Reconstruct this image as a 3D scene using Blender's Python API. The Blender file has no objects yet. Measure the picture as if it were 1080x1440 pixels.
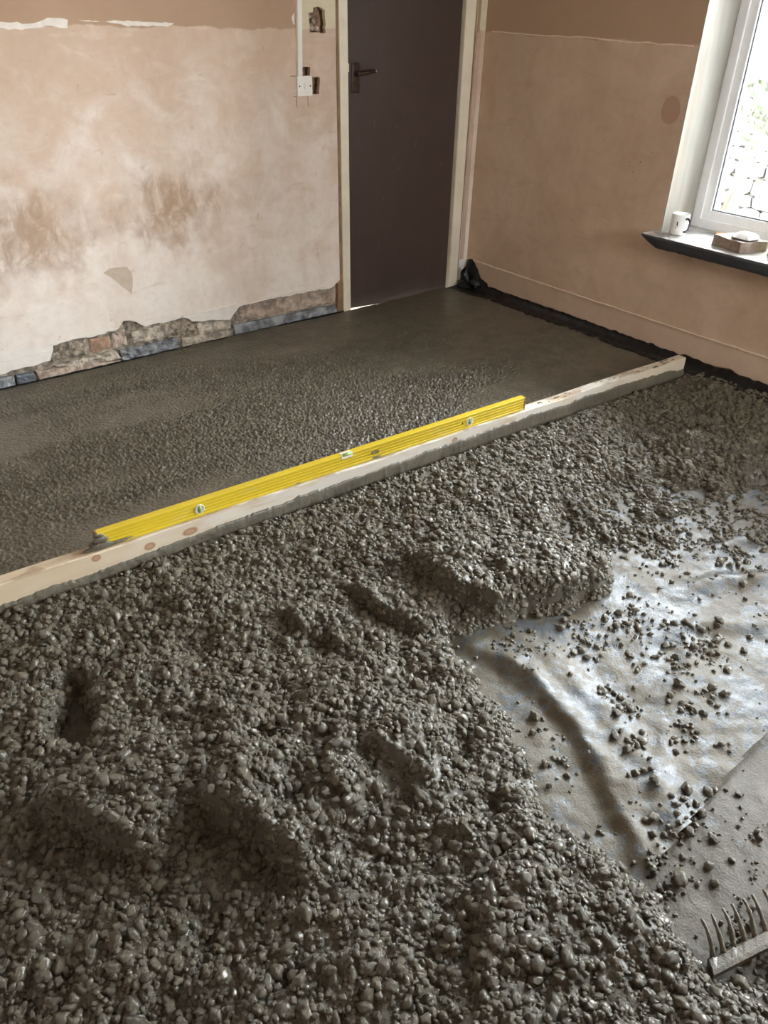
import bpy, bmesh, math, random
import numpy as np
from mathutils import Vector, Matrix, noise as mnoise

random.seed(7); rng = np.random.default_rng(11)
S = bpy.context.scene
C = S.collection

# ------------------------------------------------------------------ camera, world, lights, exposure
CAM = (-3.6261, -3.6026, 1.4959); YAW, PITCH, ROLL, FPX = .6967, .5693, .0324, 1117.56
def make_camera():
    cy, sy, cp, sp = math.cos(YAW), math.sin(YAW), math.cos(PITCH), math.sin(PITCH)
    f = Vector((sy*cp, cy*cp, -sp)); r = Vector((cy, -sy, 0)); u = r.cross(f)
    c, s = math.cos(ROLL), math.sin(ROLL)
    r2, u2 = c*r + s*u, -s*r + c*u
    cd = bpy.data.cameras.new('camera'); cd.sensor_fit = 'HORIZONTAL'; cd.sensor_width = 36
    cd.lens = FPX/1080*36; cd.clip_start = .02; cd.clip_end = 200
    o = bpy.data.objects.new('camera', cd); C.objects.link(o)
    o.matrix_world = Matrix(((r2.x, u2.x, -f.x, CAM[0]), (r2.y, u2.y, -f.y, CAM[1]), (r2.z, u2.z, -f.z, CAM[2]), (0, 0, 0, 1)))
    S.camera = o
make_camera()

world = bpy.data.worlds.new('overcast_sky'); S.world = world; world.use_nodes = True
bg = world.node_tree.nodes['Background']
bg.inputs['Color'].default_value = (.93, .97, 1.0, 1); bg.inputs['Strength'].default_value = 15.0
WIN_Y0, WIN_Y1, WIN_Z0, WIN_Z1 = -1.325, -2.50, .583, 1.95
def portal(loc, rot, sx, sy_):
    ld = bpy.data.lights.new('window_portal', 'AREA'); ld.shape = 'RECTANGLE'; ld.size = sx; ld.size_y = sy_
    ld.cycles.is_portal = True
    o = bpy.data.objects.new('window_portal', ld); C.objects.link(o); o.location = loc; o.rotation_euler = rot
W2Y0, W2Y1 = -3.25, -4.55               # unseen window added in the same wall beside the camera; brightens left wall
portal((.40, (W2Y0+W2Y1)/2, (WIN_Z0+WIN_Z1)/2), (0, math.radians(90), 0), WIN_Z1-WIN_Z0, W2Y0-W2Y1)
W3X0, W3X1 = -1.30, -.70               # smaller window added behind the camera, out of view, to lift the left wall
portal(((W3X0+W3X1)/2, -5.06, 1.45), (math.radians(90), 0, 0), W3X1-W3X0, 1.0)
portal((.40, (WIN_Y0+WIN_Y1)/2, (WIN_Z0+WIN_Z1)/2), (0, math.radians(90), 0), WIN_Z1-WIN_Z0, WIN_Y0-WIN_Y1)
vs = S.view_settings
vs.view_transform = 'Standard'; vs.look = 'None'; vs.gamma = 1; vs.use_curve_mapping = False
vs.exposure = 2.1
S.cycles.max_bounces = 10; S.cycles.diffuse_bounces = 6; S.cycles.sample_clamp_indirect = 12

# ------------------------------------------------------------------ helpers
def link(name, me, mat=None, parent=None, label=None, cat=None, group=None, kind=None, loc=None, rot=None):
    o = bpy.data.objects.new(name, me); C.objects.link(o)
    if mat is not None and me is not None and not me.materials: me.materials.append(mat)
    if parent: o.parent = parent
    if loc is not None: o.location = loc
    if rot is not None: o.rotation_euler = rot
    for k, v in (('label', label), ('category', cat), ('group', group), ('kind', kind)):
        if v: o[k] = v
    return o
def me_bm(name, bm, smooth=False):
    me = bpy.data.meshes.new(name); bmesh.ops.recalc_face_normals(bm, faces=bm.faces)
    bm.to_mesh(me); bm.free()
    if smooth: me.polygons.foreach_set('use_smooth', [True]*len(me.polygons))
    return me
def box(bm, lo, hi):
    vs_ = [bm.verts.new((x, y, z)) for x in (lo[0], hi[0]) for y in (lo[1], hi[1]) for z in (lo[2], hi[2])]
    for f in ((0, 1, 3, 2), (4, 6, 7, 5), (0, 4, 5, 1), (2, 3, 7, 6), (0, 2, 6, 4), (1, 5, 7, 3)):
        bm.faces.new([vs_[i] for i in f])
def boxes(name, lst, bevel=0, seg=2):
    bm = bmesh.new()
    for lo, hi in lst: box(bm, lo, hi)
    if bevel:
        bmesh.ops.bevel(bm, geom=bm.edges[:], offset=bevel, segments=seg, profile=.6, affect='EDGES')
    return me_bm(name, bm)
def cyl(bm, p0, p1, r0, r1=None, n=20, caps=True):
    r1 = r0 if r1 is None else r1
    p0, p1 = Vector(p0), Vector(p1); d = (p1-p0).normalized()
    a = d.orthogonal().normalized(); b = d.cross(a)
    A = [bm.verts.new(p0+(a*math.cos(t)+b*math.sin(t))*r0) for t in [2*math.pi*i/n for i in range(n)]]
    B = [bm.verts.new(p1+(a*math.cos(t)+b*math.sin(t))*r1) for t in [2*math.pi*i/n for i in range(n)]]
    for i in range(n): bm.faces.new((A[i], A[(i+1) % n], B[(i+1) % n], B[i]))
    if caps: bm.faces.new(A[::-1]); bm.faces.new(B)
def lathe(bm, prof, n=40, cx=0, cy=0):
    rings = []
    for r, z in prof:
        rings.append([bm.verts.new((cx+max(r, 1e-5)*math.cos(2*math.pi*i/n), cy+max(r, 1e-5)*math.sin(2*math.pi*i/n), z)) for i in range(n)])
    for a, b in zip(rings, rings[1:]):
        for i in range(n): bm.faces.new((a[i], a[(i+1) % n], b[(i+1) % n], b[i]))
def tube(bm, pts, rad, n=10, flat=1.0):
    pts = [Vector(p) for p in pts]; rings = []
    up = Vector((0, 0, 1))
    for i, p in enumerate(pts):
        d = (pts[min(i+1, len(pts)-1)]-pts[max(i-1, 0)]).normalized()
        a = d.cross(up); a = a.normalized() if a.length > 1e-4 else Vector((1, 0, 0)); b = a.cross(d)
        r = rad[i] if isinstance(rad, (list, tuple)) else rad
        rings.append([bm.verts.new(p+a*math.cos(2*math.pi*k/n)*r+b*math.sin(2*math.pi*k/n)*r*flat) for k in range(n)])
    for A, B in zip(rings, rings[1:]):
        for k in range(n): bm.faces.new((A[k], A[(k+1) % n], B[(k+1) % n], B[k]))
    bm.faces.new(rings[0][::-1]); bm.faces.new(rings[-1])
def slab(name, loops, thick, plane, at, bevel=0.0):
    """flat polygon (first loop) with holes, extruded; plane 'xz' (faces -y) or 'yz' (faces -x); front face lies at `at`."""
    cu = bpy.data.curves.new(name, 'CURVE'); cu.dimensions = '2D'; cu.fill_mode = 'BOTH'
    cu.extrude = thick/2-bevel; cu.bevel_depth = bevel; cu.bevel_resolution = 1
    if bevel: cu.offset = -bevel
    for lp in loops:
        s = cu.splines.new('POLY'); s.points.add(len(lp)-1); s.use_cyclic_u = True
        for p, (a, b) in zip(s.points, lp): p.co = (a, b, 0, 1)
    t = bpy.data.objects.new('tmp', cu); C.objects.link(t)
    dg = bpy.context.evaluated_depsgraph_get(); me = bpy.data.meshes.new_from_object(t.evaluated_get(dg))
    bpy.data.objects.remove(t); bpy.data.curves.remove(cu); me.name = name
    n = len(me.vertices); co = np.empty(n*3); me.vertices.foreach_get('co', co); co = co.reshape(-1, 3)
    new = np.empty_like(co)
    if plane == 'xz': new[:, 0] = co[:, 0]; new[:, 2] = co[:, 1]; new[:, 1] = at+thick/2-co[:, 2]
    else: new[:, 1] = co[:, 0]; new[:, 2] = co[:, 1]; new[:, 0] = at+thick/2-co[:, 2]
    me.vertices.foreach_set('co', new.ravel())
    bm = bmesh.new(); bm.from_mesh(me); bmesh.ops.recalc_face_normals(bm, faces=bm.faces); bm.to_mesh(me); bm.free()
    return me
def jag(pts, step=.02, amp=.004, closed=False):
    out = []; pts = list(pts); q = pts+[pts[0]] if closed else pts
    for (x0, y0), (x1, y1) in zip(q, q[1:]):
        n = max(1, int(math.hypot(x1-x0, y1-y0)/step))
        for i in range(n):
            t = i/n; j = amp if i else amp*.4
            out.append((x0+(x1-x0)*t+random.uniform(-j, j), y0+(y1-y0)*t+random.uniform(-j, j)))
    if not closed: out.append(pts[-1])
    return out

# numpy noise
def vnoise(x, y, seed=0):
    xi = np.floor(x).astype(np.int64); yi = np.floor(y).astype(np.int64); fx = x-xi; fy = y-yi
    def h(a, b):
        n = (a*374761393+b*668265263+seed*1442695041) & 0xffffffff
        n = ((n ^ (n >> 13))*1274126177) & 0xffffffff
        return ((n ^ (n >> 16)) & 0xffff)/65535.0
    u = fx*fx*fx*(fx*(fx*6-15)+10); v = fy*fy*fy*(fy*(fy*6-15)+10)
    return (h(xi, yi)*(1-u)+h(xi+1, yi)*u)*(1-v)+(h(xi, yi+1)*(1-u)+h(xi+1, yi+1)*u)*v
def fbm(x, y, sc, oc=4, seed=0):
    r = 0; a = 1; t = 0
    for k in range(oc):
        r = r+a*(vnoise(x/sc*2**k+17.3*k, y/sc*2**k-9.1*k, seed+k)*2-1); t += a; a *= .5
    return r/t
def voro(x, y, cell, seed=0):
    X = x/cell; Y = y/cell; xi = np.floor(X).astype(np.int64); yi = np.floor(Y).astype(np.int64)
    best = np.full(x.shape, 9.0); rid = np.zeros(x.shape)
    def h(a, b, s):
        n = (a*374761393+b*668265263+(seed+s)*1442695041) & 0xffffffff
        n = ((n ^ (n >> 13))*1274126177) & 0xffffffff
        return ((n ^ (n >> 16)) & 0xffff)/65535.0
    for dx in (-1, 0, 1):
        for dy in (-1, 0, 1):
            a = xi+dx; b = yi+dy
            d = np.hypot(a+.15+.7*h(a, b, 1)-X, b+.15+.7*h(a, b, 2)-Y)
            m = d < best; best = np.where(m, d, best); rid = np.where(m, h(a, b, 3), rid)
    return best, rid
def sstep(a, b, x):
    t = np.clip((x-a)/(b-a), 0, 1); return t*t*(3-2*t)
def seg_dist(x, y, pts):
    """distance, signed side (left of the path positive) and parameter 0..1 along a polyline"""
    best = np.full(x.shape, 9e9); side = np.zeros(x.shape); par = np.zeros(x.shape)
    L = [0]
    for p, q in zip(pts, pts[1:]): L.append(L[-1]+math.hypot(q[0]-p[0], q[1]-p[1]))
    for k, ((x0, y0), (x1, y1)) in enumerate(zip(pts, pts[1:])):
        dx, dy = x1-x0, y1-y0; l2 = dx*dx+dy*dy
        t = np.clip(((x-x0)*dx+(y-y0)*dy)/l2, 0, 1)
        d = np.hypot(x-x0-t*dx, y-y0-t*dy); s = np.sign(dx*(y-y0)-dy*(x-x0))
        m = d < best; best = np.where(m, d, best); side = np.where(m, s, side)
        par = np.where(m, (L[k]+t*math.sqrt(l2))/L[-1], par)
    return best, best*side, par
def poly_sdf(x, y, P):
    d, _, _ = seg_dist(x, y, P+[P[0]]); ins = np.zeros(x.shape, bool)
    for (x0, y0), (x1, y1) in zip(P, P[1:]+[P[0]]):
        c = ((y0 > y) != (y1 > y)) & (x < (x1-x0)*(y-y0)/((y1-y0) if y1 != y0 else 1e-9)+x0); ins ^= c
    return np.where(ins, -d, d)
def grid_mesh(name, X, Y, Z, keep=None):
    ny, nx = X.shape; idx = np.arange(nx*ny).reshape(ny, nx)
    q = np.stack([idx[:-1, :-1], idx[:-1, 1:], idx[1:, 1:], idx[1:, :-1]], -1).reshape(-1, 4)
    co = np.stack([X, Y, Z], -1).reshape(-1, 3)
    if keep is not None:
        kq = keep.ravel()[q].any(1); q = q[kq]
        used = np.unique(q); mp = np.full(nx*ny, -1); mp[used] = np.arange(len(used)); q = mp[q]; co = co[used]
    return co, q
def mesh_np(name, co, q, smooth=True, extra=None):
    n = len(co); me = bpy.data.meshes.new(name)
    if extra is not None: co = np.vstack([co, extra])
    me.vertices.add(len(co)); me.vertices.foreach_set('co', co.astype(np.float32).ravel())
    me.loops.add(len(q)*4); me.loops.foreach_set('vertex_index', q.astype(np.int32).ravel())
    me.polygons.add(len(q)); me.polygons.foreach_set('loop_start', np.arange(0, len(q)*4, 4, dtype=np.int32))
    me.update(calc_edges=True); me.validate()
    me.polygons.foreach_set('use_smooth', np.ones(len(me.polygons), bool) if smooth else np.zeros(len(me.polygons), bool))
    return me

# ------------------------------------------------------------------ materials
class M:
    def __init__(s, name, rough=.6, spec=.5, metal=0.0):
        s.m = bpy.data.materials.new(name); s.m.use_nodes = True; s.t = s.m.node_tree
        s.b = s.t.nodes['Principled BSDF']; s.b.inputs['Roughness'].default_value = rough
        s.b.inputs['Specular IOR Level'].default_value = spec; s.b.inputs['Metallic'].default_value = metal
        s.tc = s.t.nodes.new('ShaderNodeTexCoord').outputs['Object']
    def n(s, t, **kw):
        nd = s.t.nodes.new(t)
        for k, v in kw.items(): setattr(nd, k, v)
        return nd
    def put(s, sock, v):
        if hasattr(v, 'is_output') or isinstance(v, bpy.types.NodeSocket): s.t.links.new(v, sock)
        else:
            if isinstance(v, (tuple, list)) and len(v) == 3 and sock.type == 'RGBA': v = (*v, 1)
            sock.default_value = v
    def math(s, op, a, b=0.0, clamp=False):
        nd = s.n('ShaderNodeMath', operation=op, use_clamp=clamp); s.put(nd.inputs[0], a); s.put(nd.inputs[1], b); return nd.outputs[0]
    def vec(s, scale=(1, 1, 1), loc=(0, 0, 0), rot=(0, 0, 0), src=None):
        nd = s.n('ShaderNodeMapping'); s.put(nd.inputs['Vector'], src or s.tc)
        nd.inputs['Scale'].default_value = scale; nd.inputs['Location'].default_value = loc; nd.inputs['Rotation'].default_value = rot
        return nd.outputs[0]
    def noise(s, scale, detail=4, rough=.55, vec=None, dist=0.0):
        nd = s.n('ShaderNodeTexNoise'); s.put(nd.inputs['Vector'], vec or s.tc); nd.inputs['Scale'].default_value = scale
        nd.inputs['Detail'].default_value = detail; nd.inputs['Roughness'].default_value = rough; nd.inputs['Distortion'].default_value = dist
        return nd.outputs['Fac']
    def voro(s, scale, vec=None, feature='F1'):
        nd = s.n('ShaderNodeTexVoronoi', feature=feature); s.put(nd.inputs['Vector'], vec or s.tc); nd.inputs['Scale'].default_value = scale
        return nd.outputs['Distance']
    def ss(s, x, a, b):
        nd = s.n('ShaderNodeMapRange', interpolation_type='SMOOTHSTEP'); s.put(nd.inputs[0], x)
        nd.inputs[1].default_value = a; nd.inputs[2].default_value = b; return nd.outputs[0]
    def mix(s, fac, a, b):
        nd = s.n('ShaderNodeMix', data_type='RGBA'); s.put(nd.inputs['Factor'], fac); s.put(nd.inputs[6], a); s.put(nd.inputs[7], b); return nd.outputs[2]
    def xyz(s):
        nd = s.n('ShaderNodeSeparateXYZ'); s.put(nd.inputs[0], s.tc); return nd.outputs
    def blob(s, c, r, wob, soft, nscale=12):
        """1 inside an uneven ellipse at c with radii r"""
        nd = s.n('ShaderNodeVectorMath', operation='SUBTRACT'); s.put(nd.inputs[0], s.tc); nd.inputs[1].default_value = c
        dv = s.n('ShaderNodeVectorMath', operation='DIVIDE'); s.put(dv.inputs[0], nd.outputs[0]); dv.inputs[1].default_value = r
        ln = s.n('ShaderNodeVectorMath', operation='LENGTH'); s.put(ln.inputs[0], dv.outputs[0])
        d = s.math('ADD', ln.outputs['Value'], s.math('MULTIPLY', s.math('SUBTRACT', s.noise(nscale, 4), .5), wob))
        return s.ss(d, 1+soft, 1-soft)
    def bump(s, h, strength=.3, dist=.002):
        nd = s.n('ShaderNodeBump'); nd.inputs['Strength'].default_value = strength; nd.inputs['Distance'].default_value = dist
        s.put(nd.inputs['Height'], h); s.t.links.new(nd.outputs[0], s.b.inputs['Normal'])
    def col(s, v): s.put(s.b.inputs['Base Color'], v)
    def rough(s, v): s.put(s.b.inputs['Roughness'], v)

def simple(name, col, rough=.5, var=.12, nscale=30, bump=.0, spec=.5, metal=0.0):
    m = M(name, rough, spec, metal)
    m.col(m.mix(m.ss(m.noise(nscale, 5, .62), .32, .68), tuple(c*(1-var) for c in col), tuple(min(1, c*(1+var)) for c in col)))
    if bump: m.bump(m.noise(nscale*4), bump)
    return m.m

def plaster(name, side):
    m = M(name, .85, .25); X, Y, Z = m.xyz()
    big = m.noise(1.6, 5, .6); mid = m.noise(5, 6, .62, dist=.6); fine = m.noise(28, 5)
    vert = m.noise(6, 4, vec=m.vec((1, 1, .18)))
    tro = m.noise(5, 3, .5, vec=m.vec((1, 1, 3.2), rot=(0, .6, .3)), dist=1.2)
    if side == 'left':
        pale, pink = (.85, .785, .722), (.63, .475, .365)
        # the plaster has dried out from the bottom up
        dry = m.math('ADD', m.math('MULTIPLY', Z, .55), m.math('MULTIPLY', big, .75))
        f = m.ss(m.math('ADD', dry, m.math('MULTIPLY', m.math('SUBTRACT', mid, .5), 1.1)), .40, 1.18)
        c = m.mix(f, pale, pink)
        c = m.mix(m.math('MULTIPLY', m.ss(vert, .48, .75), .35), c, (.60, .47, .36))
        c = m.mix(m.math('MULTIPLY', m.ss(tro, .58, .75), .30), c, (.55, .42, .31))
        c = m.mix(m.math('MULTIPLY', m.ss(tro, .45, .25), .35), c, (.80, .72, .64))
        for ce, r, a in (((-1.93, 0, .67), (.20, .5, .16), .95), ((-2.66, 0, .62), (.26, .5, .18), .85), ((-2.40, 0, .64), (.20, .5, .09), .32),
                         ((-1.62, 0, .70), (.26, .5, .08), .22), ((-2.26, 0, .52), (.06, .5, .16), .2)):
            c = m.mix(m.math('MULTIPLY', m.math('MULTIPLY', m.blob(ce, r, 2.2, .6, 8), m.ss(m.noise(14, 6, .7, vec=m.vec((1, 1, .6)), dist=.8), .25, .62)), a), c, (.41, .285, .195))
        c = m.mix(m.math('MULTIPLY', m.ss(m.noise(17, 3, .5, dist=1.5), .67, .74), .35), c, (.42, .30, .20))
        sc_ = m.math('MULTIPLY', m.ss(m.noise(16, 6, .75, vec=m.vec((1.6, 1, .5), rot=(0, .5, 0)), dist=2.2), .60, .70), m.ss(m.noise(2.5, 2), .45, .6))
        c = m.mix(m.math('MULTIPLY', sc_, .45), c, (.46, .34, .23))
        c = m.mix(m.math('MULTIPLY', m.ss(m.math('ADD', Z, m.math('MULTIPLY', mid, .02)), .175, .162), .75), c, (.82, .79, .75))
        band = m.ss(m.math('ADD', Z, m.math('MULTIPLY', m.math('SUBTRACT', m.noise(7, 3), .5), .05)), 1.383, 1.392)
        c = m.mix(band, c, m.mix(m.noise(4, 4), (.43, .29, .195), (.50, .35, .245)))
        cream = m.math('MULTIPLY', m.ss(m.math('ADD', X, m.math('MULTIPLY', m.noise(18, 3), .02)), -1.235, -1.215), m.ss(m.math('ADD', Z, m.math('MULTIPLY', m.noise(14, 3), .05)), 1.405, 1.412))
        c = m.mix(cream, c, (.72, .66, .48))
    else:
        pale, pink = (.66, .51, .39), (.47, .335, .24)
        f = m.ss(m.math('ADD', m.math('MULTIPLY', big, .6), m.math('MULTIPLY', mid, .5)), .3, .8)
        c = m.mix(f, pale, pink)
        c = m.mix(m.math('MULTIPLY', m.ss(tro, .55, .75), .35), c, (.42, .30, .21))
        c = m.mix(m.math('MULTIPLY', m.ss(vert, .5, .75), .25), c, (.44, .32, .23))
        band = m.ss(m.math('ADD', Z, m.math('MULTIPLY', m.math('SUBTRACT', m.noise(5, 3), .5), .06)), 1.37, 1.385)
        c = m.mix(band, c, m.mix(m.noise(4, 4), (.385, .26, .175), (.46, .325, .225)))
        c = m.mix(m.math('MULTIPLY', m.blob((0, -1.247, 1.115), (.5, .05, .06), .25, .04, 9), .8), c, (.40, .255, .18))
        spots = m.math('MULTIPLY', m.ss(m.noise(70, 2), .66, .70), m.blob((0, -1.14, .90), (.5, .07, .13), .6, .3))
        c = m.mix(spots, c, (.20, .12, .08))
        low = m.ss(Z, .16, .145)
        c = m.mix(m.math('MULTIPLY', low, .35), c, (.62, .48, .37))
    c = m.mix(m.math('MULTIPLY', m.ss(fine, .35, .75), .12), c, (.35, .25, .18))
    m.col(c)
    m.bump(m.math('ADD', m.math('MULTIPLY', mid, .7), m.math('MULTIPLY', fine, .25)), .35, .006)
    return m.m

def concrete(name, a, b, r0=.34, r1=.62, bump=.5, rnd=True, nscale=90, coat=.35, grain=0):
    m = M(name, .45, .5)
    m.b.inputs['Coat Weight'].default_value = coat; m.b.inputs['Coat Roughness'].default_value = .24
    n1 = m.noise(nscale*.12, 4); n2 = m.noise(nscale, 5, .65)
    f = m.math('ADD', m.math('MULTIPLY', n1, .5), m.math('MULTIPLY', n2, .5))
    c = m.mix(m.ss(f, .3, .7), a, b)
    if rnd:
        oi = m.n('ShaderNodeObjectInfo'); c = m.mix(m.math('MULTIPLY', oi.outputs['Random'], .35), c, tuple(x*1.7 for x in b))
    m.col(c); m.rough(m.math('ADD', r0, m.math('MULTIPLY', m.ss(n2, .3, .7), r1-r0)))
    hgt = m.math('ADD', n2, m.math('MULTIPLY', m.noise(nscale*4, 3), .35))
    if grain: hgt = m.math('ADD', hgt, m.math('MULTIPLY', m.voro(grain), -1.4))
    m.bump(hgt, bump, .003)
    return m.m

MAT = {}
MAT['plaster_left'] = plaster('plaster_left', 'left'); MAT['plaster_right'] = plaster('plaster_right', 'right')
MAT['white_line'] = simple('old_paint_line', (.80, .75, .69), .8, .08)
MAT['tan_line'] = simple('paint_ridge', (.76, .62, .50), .8, .1)
MAT['patch'] = simple('filler_patch', (.53, .44, .345), .85, .06)
MAT['mortar'] = simple('lime_mortar', (.30, .255, .20), .95, .6, 34, 1.0)
MAT['pale_stone'] = simple('pale_stone', (.46, .41, .34), .9, .45, 26, .9)
MAT['brick_red'] = simple('red_brick', (.42, .27, .19), .9, .25, 25, .7)
MAT['brick_pink'] = simple('pink_brick', (.43, .345, .28), .9, .4, 24, .9)
MAT['slate'] = simple('blue_slate', (.25, .265, .285), .55, .6, 16, .9)
MAT['slate_dark'] = simple('dark_slate', (.11, .125, .15), .5, .4, 18, .6)
MAT['cream'] = simple('cream_gloss_paint', (.80, .73, .58), .35, .05, 12)
MAT['wood_bare'] = simple('bare_brown_wood', (.30, .185, .105), .7, .25, 20)
def door_paint():
    m = M('brown_door_paint', .42, .45)
    n = m.noise(9, 5, .6, vec=m.vec((1, 1, .3)))
    c = m.mix(n, (.050, .032, .026), (.078, .052, .043))
    c = m.mix(m.math('MULTIPLY', m.ss(m.noise(40, 4, .6, vec=m.vec((1, 1, .4))), .66, .74), .35), c, (.20, .16, .14))
    m.col(c); m.rough(m.math('ADD', .33, m.math('MULTIPLY', m.noise(6, 4), .25))); m.bump(m.noise(60, 3), .08, .002)
    return m.m
MAT['door'] = door_paint()
MAT['bronze'] = simple('dark_bronze', (.07, .045, .035), .35, .2, 40, metal=.7)
MAT['chrome'] = simple('worn_metal', (.75, .72, .68), .2, .1, metal=1)
MAT['white_plastic'] = simple('white_plastic', (.85, .83, .77), .35, .03)
MAT['hole'] = simple('chased_brickwork', (.30, .19, .13), .95, .45, 60, .8)
MAT['upvc'] = simple('white_upvc', (.84, .85, .86), .3, .02)
MAT['gasket'] = simple('grey_gasket', (.25, .26, .28), .6)
def reveal_mat():
    m = M('streaky_reveal_plaster', .8, .3)
    st = m.noise(9, 4, .6, vec=m.vec((1, 1, .16))); n = m.noise(5, 4)
    c = m.mix(m.ss(st, .35, .7), (.33, .315, .285), (.25, .23, .195))
    m.col(m.mix(m.math('MULTIPLY', m.ss(n, .5, .75), .4), c, (.34, .28, .21))); return m.m
MAT['reveal'] = reveal_mat()
def sill_mat():
    m = M('slate_sill', .35, .5)
    X, Y, Z = m.xyz(); dust = m.math('MULTIPLY', m.ss(Z, WIN_Z0-.004, WIN_Z0-.001), m.ss(m.noise(9, 5, .6), .25, .55))  # pale dust on the top, with the window glare put into its colour
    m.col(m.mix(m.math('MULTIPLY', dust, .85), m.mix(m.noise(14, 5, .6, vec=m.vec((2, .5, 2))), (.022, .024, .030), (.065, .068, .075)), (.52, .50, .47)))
    m.rough(m.math('ADD', .25, m.math('MULTIPLY', m.noise(20), .3))); m.bump(m.noise(40, 4), .25, .003); return m.m
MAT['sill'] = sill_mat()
def glass_mat():
    m = M('window_glass'); t = m.t; out = t.nodes['Material Output']; t.nodes.remove(m.b)
    tr = t.nodes.new('ShaderNodeBsdfTransparent'); gl = t.nodes.new('ShaderNodeBsdfGlossy'); gl.inputs['Roughness'].default_value = .02
    fr = t.nodes.new('ShaderNodeFresnel'); fr.inputs[0].default_value = 1.45; mx = t.nodes.new('ShaderNodeMixShader')
    t.links.new(fr.outputs[0], mx.inputs[0]); t.links.new(tr.outputs[0], mx.inputs[1]); t.links.new(gl.outputs[0], mx.inputs[2]); t.links.new(mx.outputs[0], out.inputs[0])
    tr.inputs[0].default_value = (.96, .97, .97, 1); return m.m
MAT['glass'] = glass_mat()
MAT['concrete'] = concrete('wet_concrete', (.022, .018, .011), (.070, .059, .038), .38, .65, .9, coat=.25)
MAT['pebble'] = concrete('slurry_coated_gravel', (.050, .042, .026), (.185, .159, .105), .30, .58, 1.0, coat=.55)
MAT['screed'] = concrete('levelled_concrete', (.080, .070, .048), (.165, .146, .104), .30, .56, 1.0, False, 110, grain=85)
MAT['smear'] = concrete('cement_smear', (.075, .065, .046), (.140, .124, .090), .4, .65, .6, False, 60)
MAT['black_poly'] = simple('black_polythene', (.006, .006, .0065), .42, .3, 20, .2, spec=.3)

# ------------------------------------------------------------------ structure: shell
RX, RY, CZ = -4.7, -4.9, 2.45           # far extents of the room
DZ = 1.98                               # door head
# left wall: plaster layer with broken lower edge, holes and the door opening
bot = [(-2.852, .065), (-2.777, .071), (-2.63, .079), (-2.601, .146), (-2.508, .155), (-2.412, .146), (-2.292, .16), (-2.262, .192), (-2.227, .189), (-2.154, .146),
       (-2.065, .146), (-1.946, .149), (-1.907, .12), (-1.82, .112), (-1.694, .088), (-1.639, .146), (-1.557, .157), (-1.448, .157), (-1.3, .15), (-1.212, .152), (-1.059, .145), (-.99, .181)]
low = [(RX, .03), (-3.6, .05), (-3.2, .055)]+bot
outline = jag(low, .022, .005)+[(-1.008, 1.2), (-1.02, DZ+.07), (-.07, DZ+.07), (-.068, .03), (0, .03), (0, CZ), (RX, CZ)]
h1 = jag([(-1.165, 1.449), (-1.141, 1.452), (-1.137, 1.468), (-1.095, 1.472), (-1.072, 1.459), (-1.069, 1.37), (-1.159, 1.367)], .015, .004, True)
h2 = jag([(-1.218, 1.234), (-1.163, 1.230), (-1.164, 1.192), (-1.219, 1.190)], .015, .003, True)
h3 = jag([(-1.17, 1.186), (-1.106, 1.184), (-1.112, 1.113), (-1.17, 1.113)], .015, .002, True)
wall_left = link('wall_left', slab('wall_left', [outline, h1, h2, h3], .022, 'xz', 0), MAT['plaster_left'], kind='structure')
link('masonry', boxes('masonry', [((RX, .045, -.12), (-.995, .30, CZ)), ((-.995, .045, DZ+.06), (-.08, .30, CZ)), ((-.08, .045, -.12), (.38, .30, CZ))]), MAT['hole'], wall_left)
link('mortar_bed', boxes('mortar_bed', [((RX, .022, -.12), (-1.0, .046, 1.10)), ((RX, .022, 1.10), (-1.30, .046, CZ)), ((-.08, .022, -.12), (0, .046, CZ))]), MAT['mortar'], wall_left)

def rough_piece(name, poly, front, depth, mat, amp, seed):
    """an uneven stone or brick: polygon in x,z, finely cut front face pushed about, edges worn back"""
    cx = sum(p[0] for p in poly)/len(poly); cz = sum(p[1] for p in poly)/len(poly)
    poly = [(x-math.copysign(.003, x-cx), z-math.copysign(.0025, z-cz)) for x, z in poly]
    bm = bmesh.new(); pl = jag(poly, .025, amp*.55, True)
    f = bm.faces.new([bm.verts.new((x, front, z)) for x, z in pl])
    r = bmesh.ops.extrude_face_region(bm, geom=[f]); vs_ = [v for v in r['geom'] if isinstance(v, bmesh.types.BMVert)]
    bmesh.ops.translate(bm, verts=vs_, vec=(0, depth, 0))
    bmesh.ops.triangulate(bm, faces=bm.faces[:])
    for it in range(4):
        es = [e for e in bm.edges if e.calc_length() > .016 and max(v.co.y for v in e.verts) < front+.001]
        if not es: break
        bmesh.ops.subdivide_edges(bm, edges=es, cuts=1); bmesh.ops.triangulate(bm, faces=[q for q in bm.faces if len(q.verts) > 3])
    rim = {v for e in bm.edges for v in e.verts if v.co.y < front+.001 and any(w.co.y > front+.01 for w in (e.other_vert(v),))}
    for v in bm.verts:
        if v.co.y < front+depth*.5:
            p = Vector((v.co.x*26+seed, v.co.z*40, seed*3.1)); n = mnoise.noise(p)+.6*mnoise.noise(p*2.7)
            v.co.y += n*amp+amp*.4+(.004 if v in rim else 0); v.co.z += mnoise.noise(Vector((v.co.x*19, seed, v.co.z*19)))*amp*.4
    return link(name, me_bm(name, bm), mat, wall_left)
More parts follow.
